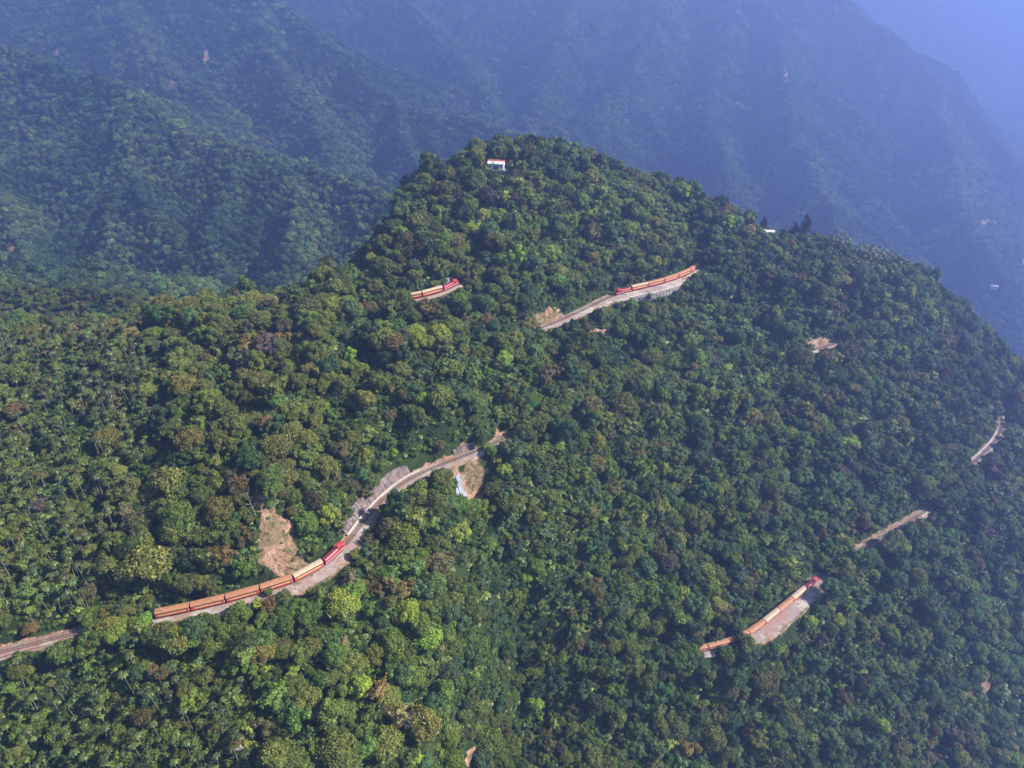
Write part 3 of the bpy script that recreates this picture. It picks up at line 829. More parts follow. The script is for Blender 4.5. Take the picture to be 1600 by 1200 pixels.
for s in (-1, 1):
    mb = MB(); mb.box(s * .9 - .85, s * .9 + .85, -Dp - .08, -Dp - .004, .1, 2.7); mb.obj('door', M_blue, house)
    mb = MB(); x = s * 3.5 ; mb.box(x - .75, x + .75, -Dp - .12, -Dp - .004, 1.5, 2.5)
    wf = mb.obj('window', M_white, house)
    mb = MB(); mb.box(x - .62, x + .62, -Dp - .15, -Dp - .122, 1.6, 2.4); mb.obj('pane', M_glass, wf)
mb = MB(); mb.box(-W2 - 1, W2 + 1, -Dp - 1.6, Dp, -3.5, -.02); mb.obj('terrace', M_conc, house)
VIS += [(760 + 3 * k, v, 2, _d) for k in range(11) for v in (252, 264, 271)]

HUTS = []
def roof_hut(u, v, w_, d_, rmat, label, rz, dmin=0, hh=2.6, lift=0, gable=True):
    h = hit(u, v, dmin=dmin) if dmin else hit_near(u, v)
    HUTS.append((h.x, h.y)); e = empty('hut', (h.x, h.y, h.z + lift), rz); tag(e, label, 'hut')
    mb = MB(); mb.box(-w_, w_, -d_, d_, -4, hh); mb.obj('wall', M_white, e)
    if gable:
        mb = MB(); mb.prism([(-d_ - .4, hh + .004), (d_ + .4, hh + .004), (0, hh + 1.1)], -w_ - .4, w_ + .4); mb.obj('roof', rmat, e)
    else:
        mb = MB(); mb.prism([(-d_ - .4, hh + .004), (d_ + .4, hh + 0.6), (d_ + .4, hh + .75), (-d_ - .4, hh + .15)], -w_ - .4, w_ + .4); mb.obj('roof', rmat, e)
    mb = MB(); mb.box(-.5, .5, -d_ - .05, -d_ - .004, 0, 2); mb.obj('door', M_blue, e)
    mb = MB(); mb.box(w_ * .45, w_ * .75, -d_ - .05, -d_ - .004, .9, 1.8); mb.obj('window', M_glass, e)
    u_, v_, dd = proj(np.array([[h.x, h.y, h.z + lift + hh]]))
    for k in range(-2, 3): VIS.append((u_[0] + k * 3, v_[0] + 2, 2, dd[0]))
    return e
roof_hut(1199, 366, 3.6, 2.4, M_white, 'white roofed hut on the right skyline beside the tall dark conifer', R(-15), lift=2.5)
roof_hut(1170, 366, 2.8, 1.8, M_roofred, 'small red roofed hut just left of the white roofed skyline hut', R(10), lift=1.6)
roof_hut(1551, 455, 6.5, 4.5, M_concpale, 'lone pale roofed hut on the hazy far slope at the right edge', R(-20), dmin=800, hh=4, lift=3)
roof_hut(1598, 411, 5.5, 4.0, M_white, 'tiny white hut at the frame edge on the hazy far slope', R(15), dmin=800, hh=4, lift=3)

# ------------------------------------------------------------------ tarpaulin, chute, poles
def drape(name, px, wpx, mt, label, cat, lift=.5):
    """a crumpled sheet lying down the slope through the given picture points"""
    V = []; m_ = 7
    rows = catmull([tuple(hit(u, v)) for u, v in px], 1.0)
    n_ = len(rows)
    c0 = rows[n_ // 2].copy()
    Fc = []
    for i, p in enumerate(rows):
        t = i / (n_ - 1); wd = np.interp(t, np.linspace(0, 1, len(wpx)), wpx)
        for j in range(m_):
            s = (j / (m_ - 1) - .5) * 2
            x = p[0] + s * wd + .5 * (vnoise(i / 2.2, s * 3, 4) - .5); y = p[1]
            z = float(ground(x, y)) + lift + .7 * (float(vnoise(i / 1.6, j / 1.1, 6)) - .3)
            V.append((x - c0[0], y - c0[1], z - c0[2]))
    for i in range(n_ - 1):
        for j in range(m_ - 1):
            if random.random() < .05 and 0 < j < m_ - 2: continue
            a = i * m_ + j; Fc.append((a, a + 1, a + m_ + 1, a + m_))
    o = link(name, new_mesh(name, V, Fc, [mt])); o.location = c0
    md = o.modifiers.new('thick', 'SOLIDIFY'); md.thickness = .06
    tag(o, label, cat)
    return o
drape('tarpaulin', [(719, 747), (717, 757), (722, 768), (726, 782)], [.8, 1.5, 2.3, 2.1], M_tarp, 'crumpled white tarpaulin hanging down the slip below the track bend', 'tarpaulin', .8)
drape('tarpaulin', [(714, 766), (717, 783)], [.6, .8], M_tarp, 'narrow torn white strip left of the big white tarpaulin', 'tarpaulin', 1.0)
VIS += [(714 + 2.5 * k, v, 1, 330) for k in range(6) for v in (750, 762, 774, 783)]
VIS += [(u, v, 1, 290) for u in range(405, 466, 6) for v in (822, 845, 868, 884)]
VIS += [(u, v, 1, 340) for u, v in ((738, 732), (744, 745), (748, 762), (752, 778))]
_P, _T, _N = line_between('upper_right', 985, 1054, 2.0)
_w = np.interp(proj(_P)[0], np.array(BENCH['upper_right'])[:, 0], np.array(BENCH['upper_right'])[:, 1])
_q = _P + _N * (_w + 1.2)[:, None]; _q[:, 2] -= 3.0
VIS += [(a, b_, 1, c - 2) for a, b_, c in zip(*proj(_q))]

def leaning_pole(base_uv, top_uv, hgt, label, r=.12):
    b0 = hit(*base_uv)
    d = proj(np.array([b0]))[2][0]
    # choose the top on the ray of its picture position at the height wanted
    best = None
    for dd in np.arange(d - 12, d + 12, .25):
        t = Vector(pt(top_uv[0], top_uv[1], dd)); e = abs((t - b0).length - hgt) + abs(dd - d) * .02
        if best is None or e < best[0]: best = (e, t)
    t = best[1]
    e = empty('utility_pole', tuple(b0)); tag(e, label, 'pole', 'utility poles')
    mb = MB(); mb.tube([(0, 0, -1), (t - b0) * 1.0], [r * 1.2, r * .8], 8); mb.obj('pole_shaft', M_pole, e)
    tt = (t - b0)
    mb = MB(); mb.box(tt.x - .8, tt.x + .8, tt.y - .06, tt.y + .06, tt.z - .7, tt.z - .55); mb.obj('crossarm', M_pole, e)
    for x in (-.65, 0, .65):
        mb = MB(); mb.tube([(tt.x + x, tt.y, tt.z - .55), (tt.x + x, tt.y, tt.z - .3)], .06, 6); mb.obj('insulator', M_white, e)
leaning_pole((263, 966), (246, 944), 8.0, 'grey utility pole beside the tail coach of the nearest train')
VIS += [(u, v, 1, 262) for u, v in ((262, 960), (258, 955), (252, 950), (248, 946))]
g0 = hit(381, 1196)
fr = empty('pole_frame', tuple(g0)); tag(fr, 'pair of slim grey posts joined by a steel platform among palms at the bottom edge', 'pole frame')
for s in (-1, 1):
    mb = MB(); mb.tube([(s * 1.35, 0, -2), (s * 1.35, 0, 11.2)], [.16, .11], 8); mb.obj('post', M_wire, fr)
    mb = MB(); mb.tube([(s * 1.35, 0, 11.2), (s * 1.35, 0, 11.8)], .16, 6); mb.obj('insulator', M_white, fr)
mb = MB(); mb.box(-1.75, 1.75, -.2, .2, 10.2, 10.5); mb.box(-1.75, 1.75, -.2, .2, 9.2, 9.4); mb.obj('crossbeam', M_wire, fr)
mb = MB(); mb.box(-.7, .5, -.45, .45, 9.42, 10.15); mb.obj('transformer', M_wire, fr)
mb = MB(); mb.tube([(.3, 0, 10.5), (.7, 0, 13.2)], .06, 6); mb.tube([(.7, 0, 13.2), (-1.0, 0, 14.0), (1.9, .4, 12.6)], .05, 5); mb.obj('top_bracket', M_roofred, fr)

# ------------------------------------------------------------------ foliage prototypes (unit: crown radius 1 unless told)
def ico(sub):
    import bmesh
    bm = bmesh.new(); bmesh.ops.create_icosphere(bm, subdivisions=sub, radius=1)
    V = np.array([v.co[:] for v in bm.verts]); Fc = np.array([[v.index for v in f.verts] for f in bm.faces]); bm.free()
    return V, Fc
ICO1 = ico(1); ICO2 = ico(2)
def unit(a):
    return a / np.maximum(np.linalg.norm(a, axis=-1, keepdims=True), 1e-9)
def leafcards(P, Nrm, size, r_, long_=1.25):
    """quads at P facing Nrm, returned as vertices (4n,3)"""
    n_ = len(P); a = unit(np.cross(Nrm, r_.normal(size=(n_, 3)))); b_ = np.cross(Nrm, a)
    sz = (size * r_.uniform(.6, 1.35, n_))[:, None] if np.isscalar(size) else (size * r_.uniform(.7, 1.3, n_))[:, None]
    a = a * sz * long_; b_ = b_ * sz * .75
    bend = Nrm * sz * r_.uniform(-.25, .15, (n_, 1))
    return np.stack([P - a + bend, P - b_ * .9, P + a + bend, P + b_], 1).reshape(-1, 3)
def crown(seed, nl=13, nleaf=3200, flat=.75, size=.062, lobe=(.30, .44), zc=1.05, spread=.66, nrm_jit=.75, sub=True):
    r_ = np.random.default_rng(seed)
    # lobes: one on top, a ring below, uneven
    C = []; Rr = []
    for i in range(nl):
        t = (i + .5) / nl; ph = i * 2.39996 + r_.uniform(-.35, .35)
        el = math.asin(max(-.35, 1 - 1.35 * t)) + r_.uniform(-.12, .12)
        q = spread * r_.uniform(.82, 1.12)
        C.append((math.cos(ph) * math.cos(el) * q, math.sin(ph) * math.cos(el) * q, math.sin(el) * q * flat))
        Rr.append(r_.uniform(*lobe))
    C = np.array(C); Rr = np.array(Rr)
    if sub:                                        # every lobe carries smaller tufts
        C2_ = []; R2_ = []
        for c, rad in zip(C, Rr):
            for _ in range(6):
                d = unit(r_.normal(size=3)); d[2] = abs(d[2]) * .9 - .1
                C2_.append(c + d * rad * .75); R2_.append(rad * r_.uniform(.36, .56))
        Ct = np.concatenate([C, C2_]); Rt = np.concatenate([Rr, R2_])
    else: Ct, Rt = C, Rr
    w_ = Rt ** 2; w_ /= w_.sum()
    li = r_.choice(len(Ct), int(nleaf * 1.9), p=w_)
    d = unit(r_.normal(size=(len(li), 3)))
    P = Ct[li] + d * (Rt[li] * r_.uniform(.82, 1.22, len(li)))[:, None] * [1, 1, .9]
    # keep leaves that are not deep inside another lobe and not far underneath
    dist = np.linalg.norm(P[:, None] - Ct[None], axis=2) / Rt[None]
    dist[np.arange(len(P)), li] = 9
    keep = (dist.min(1) > .74) & (P[:, 2] > -.42)
    P = P[keep][:nleaf]; d = d[keep][:nleaf]; li = li[keep][:nleaf]
    nr = unit(d * 1.0 + np.array([0, 0, .35]) + r_.normal(size=P.shape) * nrm_jit)
    nr[(nr * d).sum(1) < 0] *= -1
    V = leafcards(P, nr, size, r_)
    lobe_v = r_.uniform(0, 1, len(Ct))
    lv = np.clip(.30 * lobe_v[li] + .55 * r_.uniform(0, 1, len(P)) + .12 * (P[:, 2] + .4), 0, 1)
    Q = np.arange(len(V)).reshape(-1, 4)
    # core
    CV = []; CF = []; o_ = 0
    for c, rad in zip(C, Rr):
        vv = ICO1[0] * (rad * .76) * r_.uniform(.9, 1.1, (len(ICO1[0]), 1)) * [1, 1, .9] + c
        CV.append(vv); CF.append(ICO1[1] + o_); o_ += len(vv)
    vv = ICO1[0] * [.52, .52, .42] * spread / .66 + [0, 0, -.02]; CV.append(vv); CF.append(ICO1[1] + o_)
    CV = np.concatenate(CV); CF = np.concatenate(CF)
    CF4 = np.concatenate([CF, CF[:, 2:3]], 1)
    off = np.array([0, 0, zc])
    return V + off, Q, lv, CV + off, CF
def tube_arr(P, rad, seg=6):
    mb = MB(); mb.tube(P, rad, seg); return mb
def pack(parts, name):
    """parts: list of (V, faces list, material index, lv) -> mesh with mixed faces"""
    V = []; Fs = []; mi = []; lv = []; o_ = 0
    for (v, f, m_, l) in parts:
        V.append(np.asarray(v, float)); f = [tuple(int(i) + o_ for i in t) for t in f]; Fs += f; mi += [m_] * len(f)
        lv += list(l) if hasattr(l, '__len__') else [l] * len(f); o_ += len(v)
    me = bpy.data.meshes.new(name); me.from_pydata(np.concatenate(V).tolist(), [], Fs)
    me.polygons.foreach_set('material_index', mi)
    at = me.attributes.new('lv', 'FLOAT', 'FACE'); at.data.foreach_set('value', np.array(lv, np.float32))
    return me
def broad(seed, trunk_h=1.0, **kw):
    V, Q, lv, CV, CF = crown(seed, **kw)
    r_ = random.Random(seed)
    zc = kw.get('zc', 1.05)
    tk = MB(); tk.tube([(0, 0, -1.4), (.02, .01, zc * .35), (.0, .03, zc * .75), (.02, 0, zc)], [.085, .06, .045, .03], 7)
    for k in range(4):
        a = k * 1.57 + r_.uniform(0, 1); tk.tube([(0, 0, zc * .45), (math.cos(a) * .25, math.sin(a) * .25, zc * .75), (math.cos(a) * .5, math.sin(a) * .5, zc * .98)], [.04, .03, .015], 5)
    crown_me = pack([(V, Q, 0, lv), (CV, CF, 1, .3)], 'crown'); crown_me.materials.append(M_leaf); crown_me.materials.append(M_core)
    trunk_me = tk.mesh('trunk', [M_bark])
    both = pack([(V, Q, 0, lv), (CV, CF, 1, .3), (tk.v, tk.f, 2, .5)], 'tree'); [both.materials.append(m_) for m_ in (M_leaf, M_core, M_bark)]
    return {'crown': crown_me, 'trunk': trunk_me, 'both': both}
TREES = [
 broad(1, nl=15, nleaf=3800, flat=.72, size=.055),                                   # 0 domed cauliflower crown
 broad(2, nl=18, nleaf=4200, flat=.80, size=.052, lobe=(.24, .36), spread=.72),      # 1 many small heads
 broad(3, nl=9, nleaf=3000, flat=.95, size=.062, lobe=(.34, .48), zc=1.3, spread=.6),# 2 tall rounded
 broad(4, nl=12, nleaf=2600, flat=.42, size=.045, lobe=(.26, .36), zc=1.25, spread=.8, nrm_jit=.5), # 3 flat umbrella, fine
 broad(5, nl=10, nleaf=2400, flat=.85, size=.082, lobe=(.28, .44), zc=1.1),          # 4 coarse leaves
 broad(6, nl=16, nleaf=3600, flat=.62, size=.058, lobe=(.22, .40), spread=.74),      # 5 uneven, wide
 broad(7, nl=7, nleaf=2600, flat=1.25, size=.066, lobe=(.30, .42), zc=1.45, spread=.55), # 6 tall narrow
 broad(8, nl=14, nleaf=3400, flat=.78, size=.05, lobe=(.26, .46), spread=.64, nrm_jit=1.0),  # 7 shaggy
]
def bamboo(seed):
    r_ = np.random.default_rng(seed); P = []; Nn = []; tk = MB()
    for k in range(30):
        a = r_.uniform(0, 6.283); R_ = r_.uniform(.35, 1.15); Hh_ = r_.uniform(1.5, 2.5); q = []
        for j in range(6):
            t = j / 5; q.append((math.cos(a) * R_ * t ** 2.2, math.sin(a) * R_ * t ** 2.2, Hh_ * (t * 1.25 - .45 * t ** 3)))
        if k % 3 == 0: tk.tube([(0, 0, -.5)] + q[:4], .016, 4)
        q = np.array(q)
        for j in range(85):
            t = r_.uniform(.35, 1) * 5; i = min(4, int(t)); p = q[i] + (q[i + 1] - q[i]) * (t - i)
            P.append(p + r_.normal(0, .075, 3)); Nn.append((math.cos(a) * .5 + r_.normal() * .4, math.sin(a) * .5 + r_.normal() * .4, .9))
    P = np.array(P); V = leafcards(P, unit(np.array(Nn)), .05, r_, 1.7); Q = np.arange(len(V)).reshape(-1, 4); lv = np.clip(r_.uniform(.1, .8, len(P)) + .1 * P[:, 2], 0, 1)
    CV = ICO2[0] * [.42, .42, .62] + [0, 0, .8]
    cm = pack([(V, Q, 0, lv), (CV, ICO2[1], 1, .3)], 'plume'); bo = pack([(V, Q, 0, lv), (CV, ICO2[1], 1, .3), (tk.v, tk.f, 2, .5)], 'bamboo')
    for me_ in (cm, bo): me_.materials.append(M_leaf); me_.materials.append(M_core); me_.materials.append(M_bark)
    return {'crown': cm, 'trunk': tk.mesh('culms', [M_bark]), 'both': bo}
TREES.append(broad(9, nl=12, nleaf=2700, flat=.95, size=.052, lobe=(.15, .31), zc=1.25, spread=.90, nrm_jit=1.0))
TREES.append(bamboo(12))
FORM = ['domed', 'lobed', 'rounded', 'umbrella-shaped', 'coarse-leaved', 'spreading', 'narrow', 'shaggy', 'open-branched', 'feathery']

def frond(r_, L, droop, width, nseg=8):
    V = []; Fc = []
    for side in (-1, 1):
        o_ = len(V)
        for i in range(nseg + 1):
            t = i / nseg; x = L * t * (1 - .18 * t * droop); z = L * (.42 * t - droop * .75 * t * t)
            wd = width * math.sin(math.pi * min(.97, t * .9 + .08)) ** .7
            V.append((x, 0, z)); V.append((x + wd * .35, side * wd, z - wd * .45))
        for i in range(nseg):
            a = o_ + 2 * i; Fc.append((a, a + 2, a + 3, a + 1) if side < 0 else (a, a + 1, a + 3, a + 2))
    return V, Fc
def palm(seed, hgt=9.5):
    r_ = random.Random(seed); V = []; Q = []; lv = []
    top = Vector((r_.uniform(-.4, .4), r_.uniform(-.3, .3), hgt))
    nf = 10
    for k in range(nf):
        a = k / nf * 2 * math.pi + r_.uniform(-.2, .2); fv, ff = frond(r_, r_.uniform(1.6, 2.2), r_.uniform(.7, 1.2), .36)
        o_ = len(V); ca, sa = math.cos(a), math.sin(a)
        V += [(x * ca - y * sa + top.x, x * sa + y * ca + top.y, z + top.z) for x, y, z in fv]; Q += [tuple(i + o_ for i in f) for f in ff]
        l = r_.uniform(.3, 1); lv += [l] * len(ff)
    tk = MB(); tk.tube([(0, 0, -1.5), (top.x * .2, top.y * .2, hgt * .35), (top.x * .6, top.y * .6, hgt * .7), tuple(top)], [.12, .10, .08, .07], 5)
    tk.tube([tuple(top - Vector((0, 0, .9))), tuple(top + Vector((0, 0, .1)))], [.13, .08], 6, 0)
    cm = pack([(V, Q, 0, lv)], 'palm_crown'); cm.materials.append(M_frond)
    tm = tk.mesh('palm_trunk', [M_palebark])
    both = pack([(V, Q, 0, lv), (tk.v, tk.f, 1, .5)], 'palm'); both.materials.append(M_frond); both.materials.append(M_palebark)
    return {'crown': cm, 'trunk': tm, 'both': both}
PALMS = [palm(k, h_) for k, h_ in ((1, 10.5), (2, 9.0), (3, 12.0))]
def banana(seed):
    r_ = random.Random(seed); V = []; Q = []; lv = []
    for k in range(9):
        a = k / 9 * 2 * math.pi + r_.uniform(-.3, .3); fv, ff = frond(r_, r_.uniform(1.8, 2.5), r_.uniform(.35, .8), .55, 6)
        o_ = len(V); ca, sa = math.cos(a), math.sin(a)
        V += [(x * ca - y * sa, x * sa + y * ca, z + 1.8 + r_.uniform(-.2, .3)) for x, y, z in fv]; Q += [tuple(i + o_ for i in f) for f in ff]; lv += [r_.uniform(.5, 1)] * len(ff)
    tk = MB(); tk.tube([(0, 0, -.8), (0, 0, 2.1)], [.22, .13], 7)
    cm = pack([(V, Q, 0, lv)], 'leaf_crown'); cm.materials.append(M_frond)
    return {'crown': cm, 'trunk': tk.mesh('stem', [M_bark])}
BANANA = banana(3)
def conifer(seed):
    r_ = np.random.default_rng(seed); P = []; Nn = []
    for k in range(46):
        t = k / 46; z = 3 + 11 * t; L = 3.3 * (1 - t) ** .75 * r_.uniform(.6, 1.15) + .5; a = r_.uniform(0, 6.28)
        for q in range(int(60 * (1 - t * .6))):
            s = r_.uniform(.15, 1) * L; w_ = r_.normal() * .25 * s * .8
            P.append((math.cos(a) * s - math.sin(a) * w_, math.sin(a) * s + math.cos(a) * w_, z - .12 * s + r_.normal() * .18)); Nn.append((r_.normal() * .5, r_.normal() * .5, 1))
    P = np.array(P); V = leafcards(P, unit(np.array(Nn)), .26, r_); Q = np.arange(len(V)).reshape(-1, 4); lv = r_.uniform(0, .8, len(P))
    tk = MB(); tk.tube([(0, 0, -1.5), (0, 0, 6), (.1, 0, 13.8)], [.35, .22, .05], 8)
    cm = pack([(V, Q, 0, lv)], 'conifer_crown'); cm.materials.append(M_leaf)
    return {'crown': cm, 'trunk': tk.mesh('conifer_trunk', [M_bark])}
CONIFER = conifer(5)

def lib(name, meshes):
    c = bpy.data.collections.new(name)
    for i, me in enumerate(meshes):
        o = bpy.data.objects.new('%s_%02d' % (name, i), me); c.objects.link(o)
    return c
def shrub_mesh(seed, nleaf=420, size=.13, core=True):
    V, Q, lv, CV, CF = crown(seed, nl=6, nleaf=nleaf, flat=.7, size=size, lobe=(.34, .5), zc=.35, spread=.6, sub=False)
    me = pack([(V, Q, 0, lv), (CV, CF, 1, .3)], 'bush'); me.materials.append(M_leaf); me.materials.append(M_core); return me
def far_mesh(seed):
    V, Q, lv, CV, CF = crown(seed, nl=9, nleaf=620, flat=.8, size=.115, lobe=(.30, .48), zc=.8, spread=.62, sub=False)
    me = pack([(V, Q, 0, lv), (CV, CF, 1, .3)], 'far_tree'); me.materials.append(M_leaf); me.materials.append(M_core); return me
def fern_mesh(seed):
    r_ = random.Random(seed); V = []; Q = []; lv = []
    for k in range(11):
        a = k / 11 * 6.283 + r_.uniform(-.2, .2); fv, ff = frond(r_, r_.uniform(.8, 1.1), r_.uniform(.6, 1.0), .24, 5)
        o_ = len(V); ca, sa = math.cos(a), math.sin(a)
        V += [(x * ca - y * sa, x * sa + y * ca, z + .25) for x, y, z in fv]; Q += [tuple(i + o_ for i in f) for f in ff]; lv += [r_.uniform(.2, 1)] * len(ff)
    me = pack([(V, Q, 0, lv)], 'fern'); me.materials.append(M_frond); return me
LIB_TREE = lib('tree_library', [t['both'] for t in TREES])
LIB_PALM = lib('palm_library', [t['both'] for t in PALMS])
LIB_BUSH = lib('bush_library', [shrub_mesh(31), shrub_mesh(32, 500, .10), shrub_mesh(33, 300, .17), fern_mesh(4)])
LIB_FAR = lib('far_tree_library', [far_mesh(41), far_mesh(42), far_mesh(43), far_mesh(44)])

def scatter(name, libcol, P, rot, scl, idx_, tint):
    me = bpy.data.meshes.new(name); me.vertices.add(len(P)); me.vertices.foreach_set('co', np.asarray(P, np.float32).ravel())
    for an, ty, arr, key in (('rot', 'FLOAT_VECTOR', rot, 'vector'), ('scl', 'FLOAT_VECTOR', scl, 'vector'), ('tint', 'FLOAT_VECTOR', tint, 'vector')):
        a = me.attributes.new(an, ty, 'POINT'); a.data.foreach_set(key, np.asarray(arr, np.float32).ravel())
    a = me.attributes.new('pick', 'INT', 'POINT'); a.data.foreach_set('value', np.asarray(idx_, np.int32))
    o = link(name, me)
    g = bpy.data.node_groups.new(name, 'GeometryNodeTree')
    g.interface.new_socket('Geometry', in_out='INPUT', socket_type='NodeSocketGeometry'); g.interface.new_socket('Geometry', in_out='OUTPUT', socket_type='NodeSocketGeometry')
    N_ = g.nodes; gi = N_.new('NodeGroupInput'); go = N_.new('NodeGroupOutput')
    ci = N_.new('GeometryNodeCollectionInfo'); ci.inputs['Collection'].default_value = libcol; ci.inputs['Separate Children'].default_value = True; ci.inputs['Reset Children'].default_value = True
    ip = N_.new('GeometryNodeInstanceOnPoints'); ip.inputs['Pick Instance'].default_value = True
    def na(n_, ty):
        a = N_.new('GeometryNodeInputNamedAttribute'); a.data_type = ty; a.inputs[0].default_value = n_; return a.outputs[0]
    er = N_.new('FunctionNodeEulerToRotation')
    L = g.links.new
    L(gi.outputs[0], ip.inputs['Points']); L(ci.outputs[0], ip.inputs['Instance']); L(na('pick', 'INT'), ip.inputs['Instance Index'])
    L(na('rot', 'FLOAT_VECTOR'), er.inputs[0]); L(er.outputs[0], ip.inputs['Rotation']); L(na('scl', 'FLOAT_VECTOR'), ip.inputs['Scale'])
    L(ip.outputs[0], go.inputs[0])
    md = o.modifiers.new('scatter', 'NODES'); md.node_group = g
    tag(o, kind='stuff')
    return o

# ------------------------------------------------------------------ where the plants stand
PAL = {'olive': (.122, .136, .032), 'green': (.100, .142, .030), 'blue green': (.068, .118, .052), 'dark green': (.045, .078, .026), 'brownish': (.100, .098, .050),
       'yellow green': (.190, .240, .035), 'purple grey': (.085, .075, .072), 'rusty': (.15, .115, .045)}
PN = list(PAL)
def kinds(u, v, r_):
    """species mix over the slope: returns colour index per plant"""
    n_ = len(u)
    Wt = np.zeros((n_, len(PN))) + 1e-6
    left = np.clip((640 - u) / 260, 0, 1) * np.clip((940 - v) / 80, 0, 1)
    bl = np.clip((760 - u) / 200, 0, 1) * np.clip((v - 880) / 80, 0, 1)
    right = np.clip((u - 950) / 400, 0, 1)
    mid = np.clip(1 - left - bl - right, 0, 1)
    for w_, row in ((left, (.52, .19, .05, .16, .06, .015, .01, .005)), (bl, (.20, .46, .09, .05, .03, .16, .006, .004)),
                    (mid, (.18, .40, .22, .08, .03, .08, .007, .003)), (right, (.07, .26, .36, .23, .045, .025, .015, .003))):
        Wt += w_[:, None] * np.array(row)
    Wt /= Wt.sum(1, keepdims=True)
    c = Wt.cumsum(1)
    sp = vnoise(u / 34, v / 26, 70); sp = np.clip((sp - .2) / .6, 0, 1); q = np.where(r_.random(n_) < .45, r_.random(n_), np.clip(sp + r_.normal(0, .04, n_), 0, .999))
    return (q[:, None] > c).sum(1).clip(0, len(PN) - 1)
PC = np.array([PAL[k] for k in PN]) * np.array([1.14, 1.16, 1.0])
def palm_mask(u, v):
    a = (u < 235) & (v > 500) & (v < 1010) & (u < 235 - np.clip(v - 640, 0, 400) * .30 + 20)
    b_ = (u < 430 - (1200 - v) * .3) & (v > 1040)
    c = (u < 160) & (v > 895) & (v < 1015)
    d = (u > 1290) & (u < 1400) & (v < 420)
    e = (u < 420) & (v > 1090)
    f = (u > 100) & (u < 235) & (v > 930) & (v < 1030)
    return a | b_ | c | d | e | f
def jitter_grid(x0, x1, y0, y1, s, r_):
    X, Y = np.meshgrid(np.arange(x0, x1, s), np.arange(y0, y1, s * .9), indexing='ij')
    X = X + (np.arange(X.shape[1]) % 2)[None] * s * .5
    X = X + r_.uniform(-.42, .42, X.shape) * s; Y = Y + r_.uniform(-.42, .42, Y.shape) * s
    return X.ravel(), Y.ravel()
GLADES = [(545,402,55,24),(500,430,40,14),(1160,590,40,16),(1090,650,30,14),(880,780,26,22),(560,1150,60,20),(440,645,42,46),(415,640,20,30),(955,545,62,24),(1010,560,40,16),(610,1010,34,40),(530,985,20,26),(560,1010,40,22),(860,590,26,18),(1130,520,40,14),(1050,690,34,12),(640,720,40,14),(700,910,30,30),(520,690,26,16),(1230,490,40,18),(1000,730,30,14)]
def glade(u, v):
    w = np.zeros(len(u))
    for a, b, c, d in GLADES: w = np.maximum(w, np.clip(1.5 - np.hypot((u - a) / c, (v - b) / d), 0, 1))
    return w
VISA = np.array(VIS)
def clear_view(P, hgt, rad):
    """largest share of its height each plant may have so that the track, trains and house stay in view"""
    base = proj(P); f = np.ones(len(P))
    for step in range(8):
        top = P.copy(); top[:, 2] += hgt * f
        u1, v1, d1 = proj(top)
        rp = rad * f / d1 * F
        bad = np.zeros(len(P), bool)
        for (u, v, r_, d) in VISA:
            bad |= (abs(u1 - u) < rp * .72 + r_) & (d1 < d - 1.0) & (v1 < v + 1) & (base[1] > v - 6)
        if not bad.any(): break
        f[bad] *= .74
    f[bad] = 0
    return f
tr_ = np.random.default_rng(99)

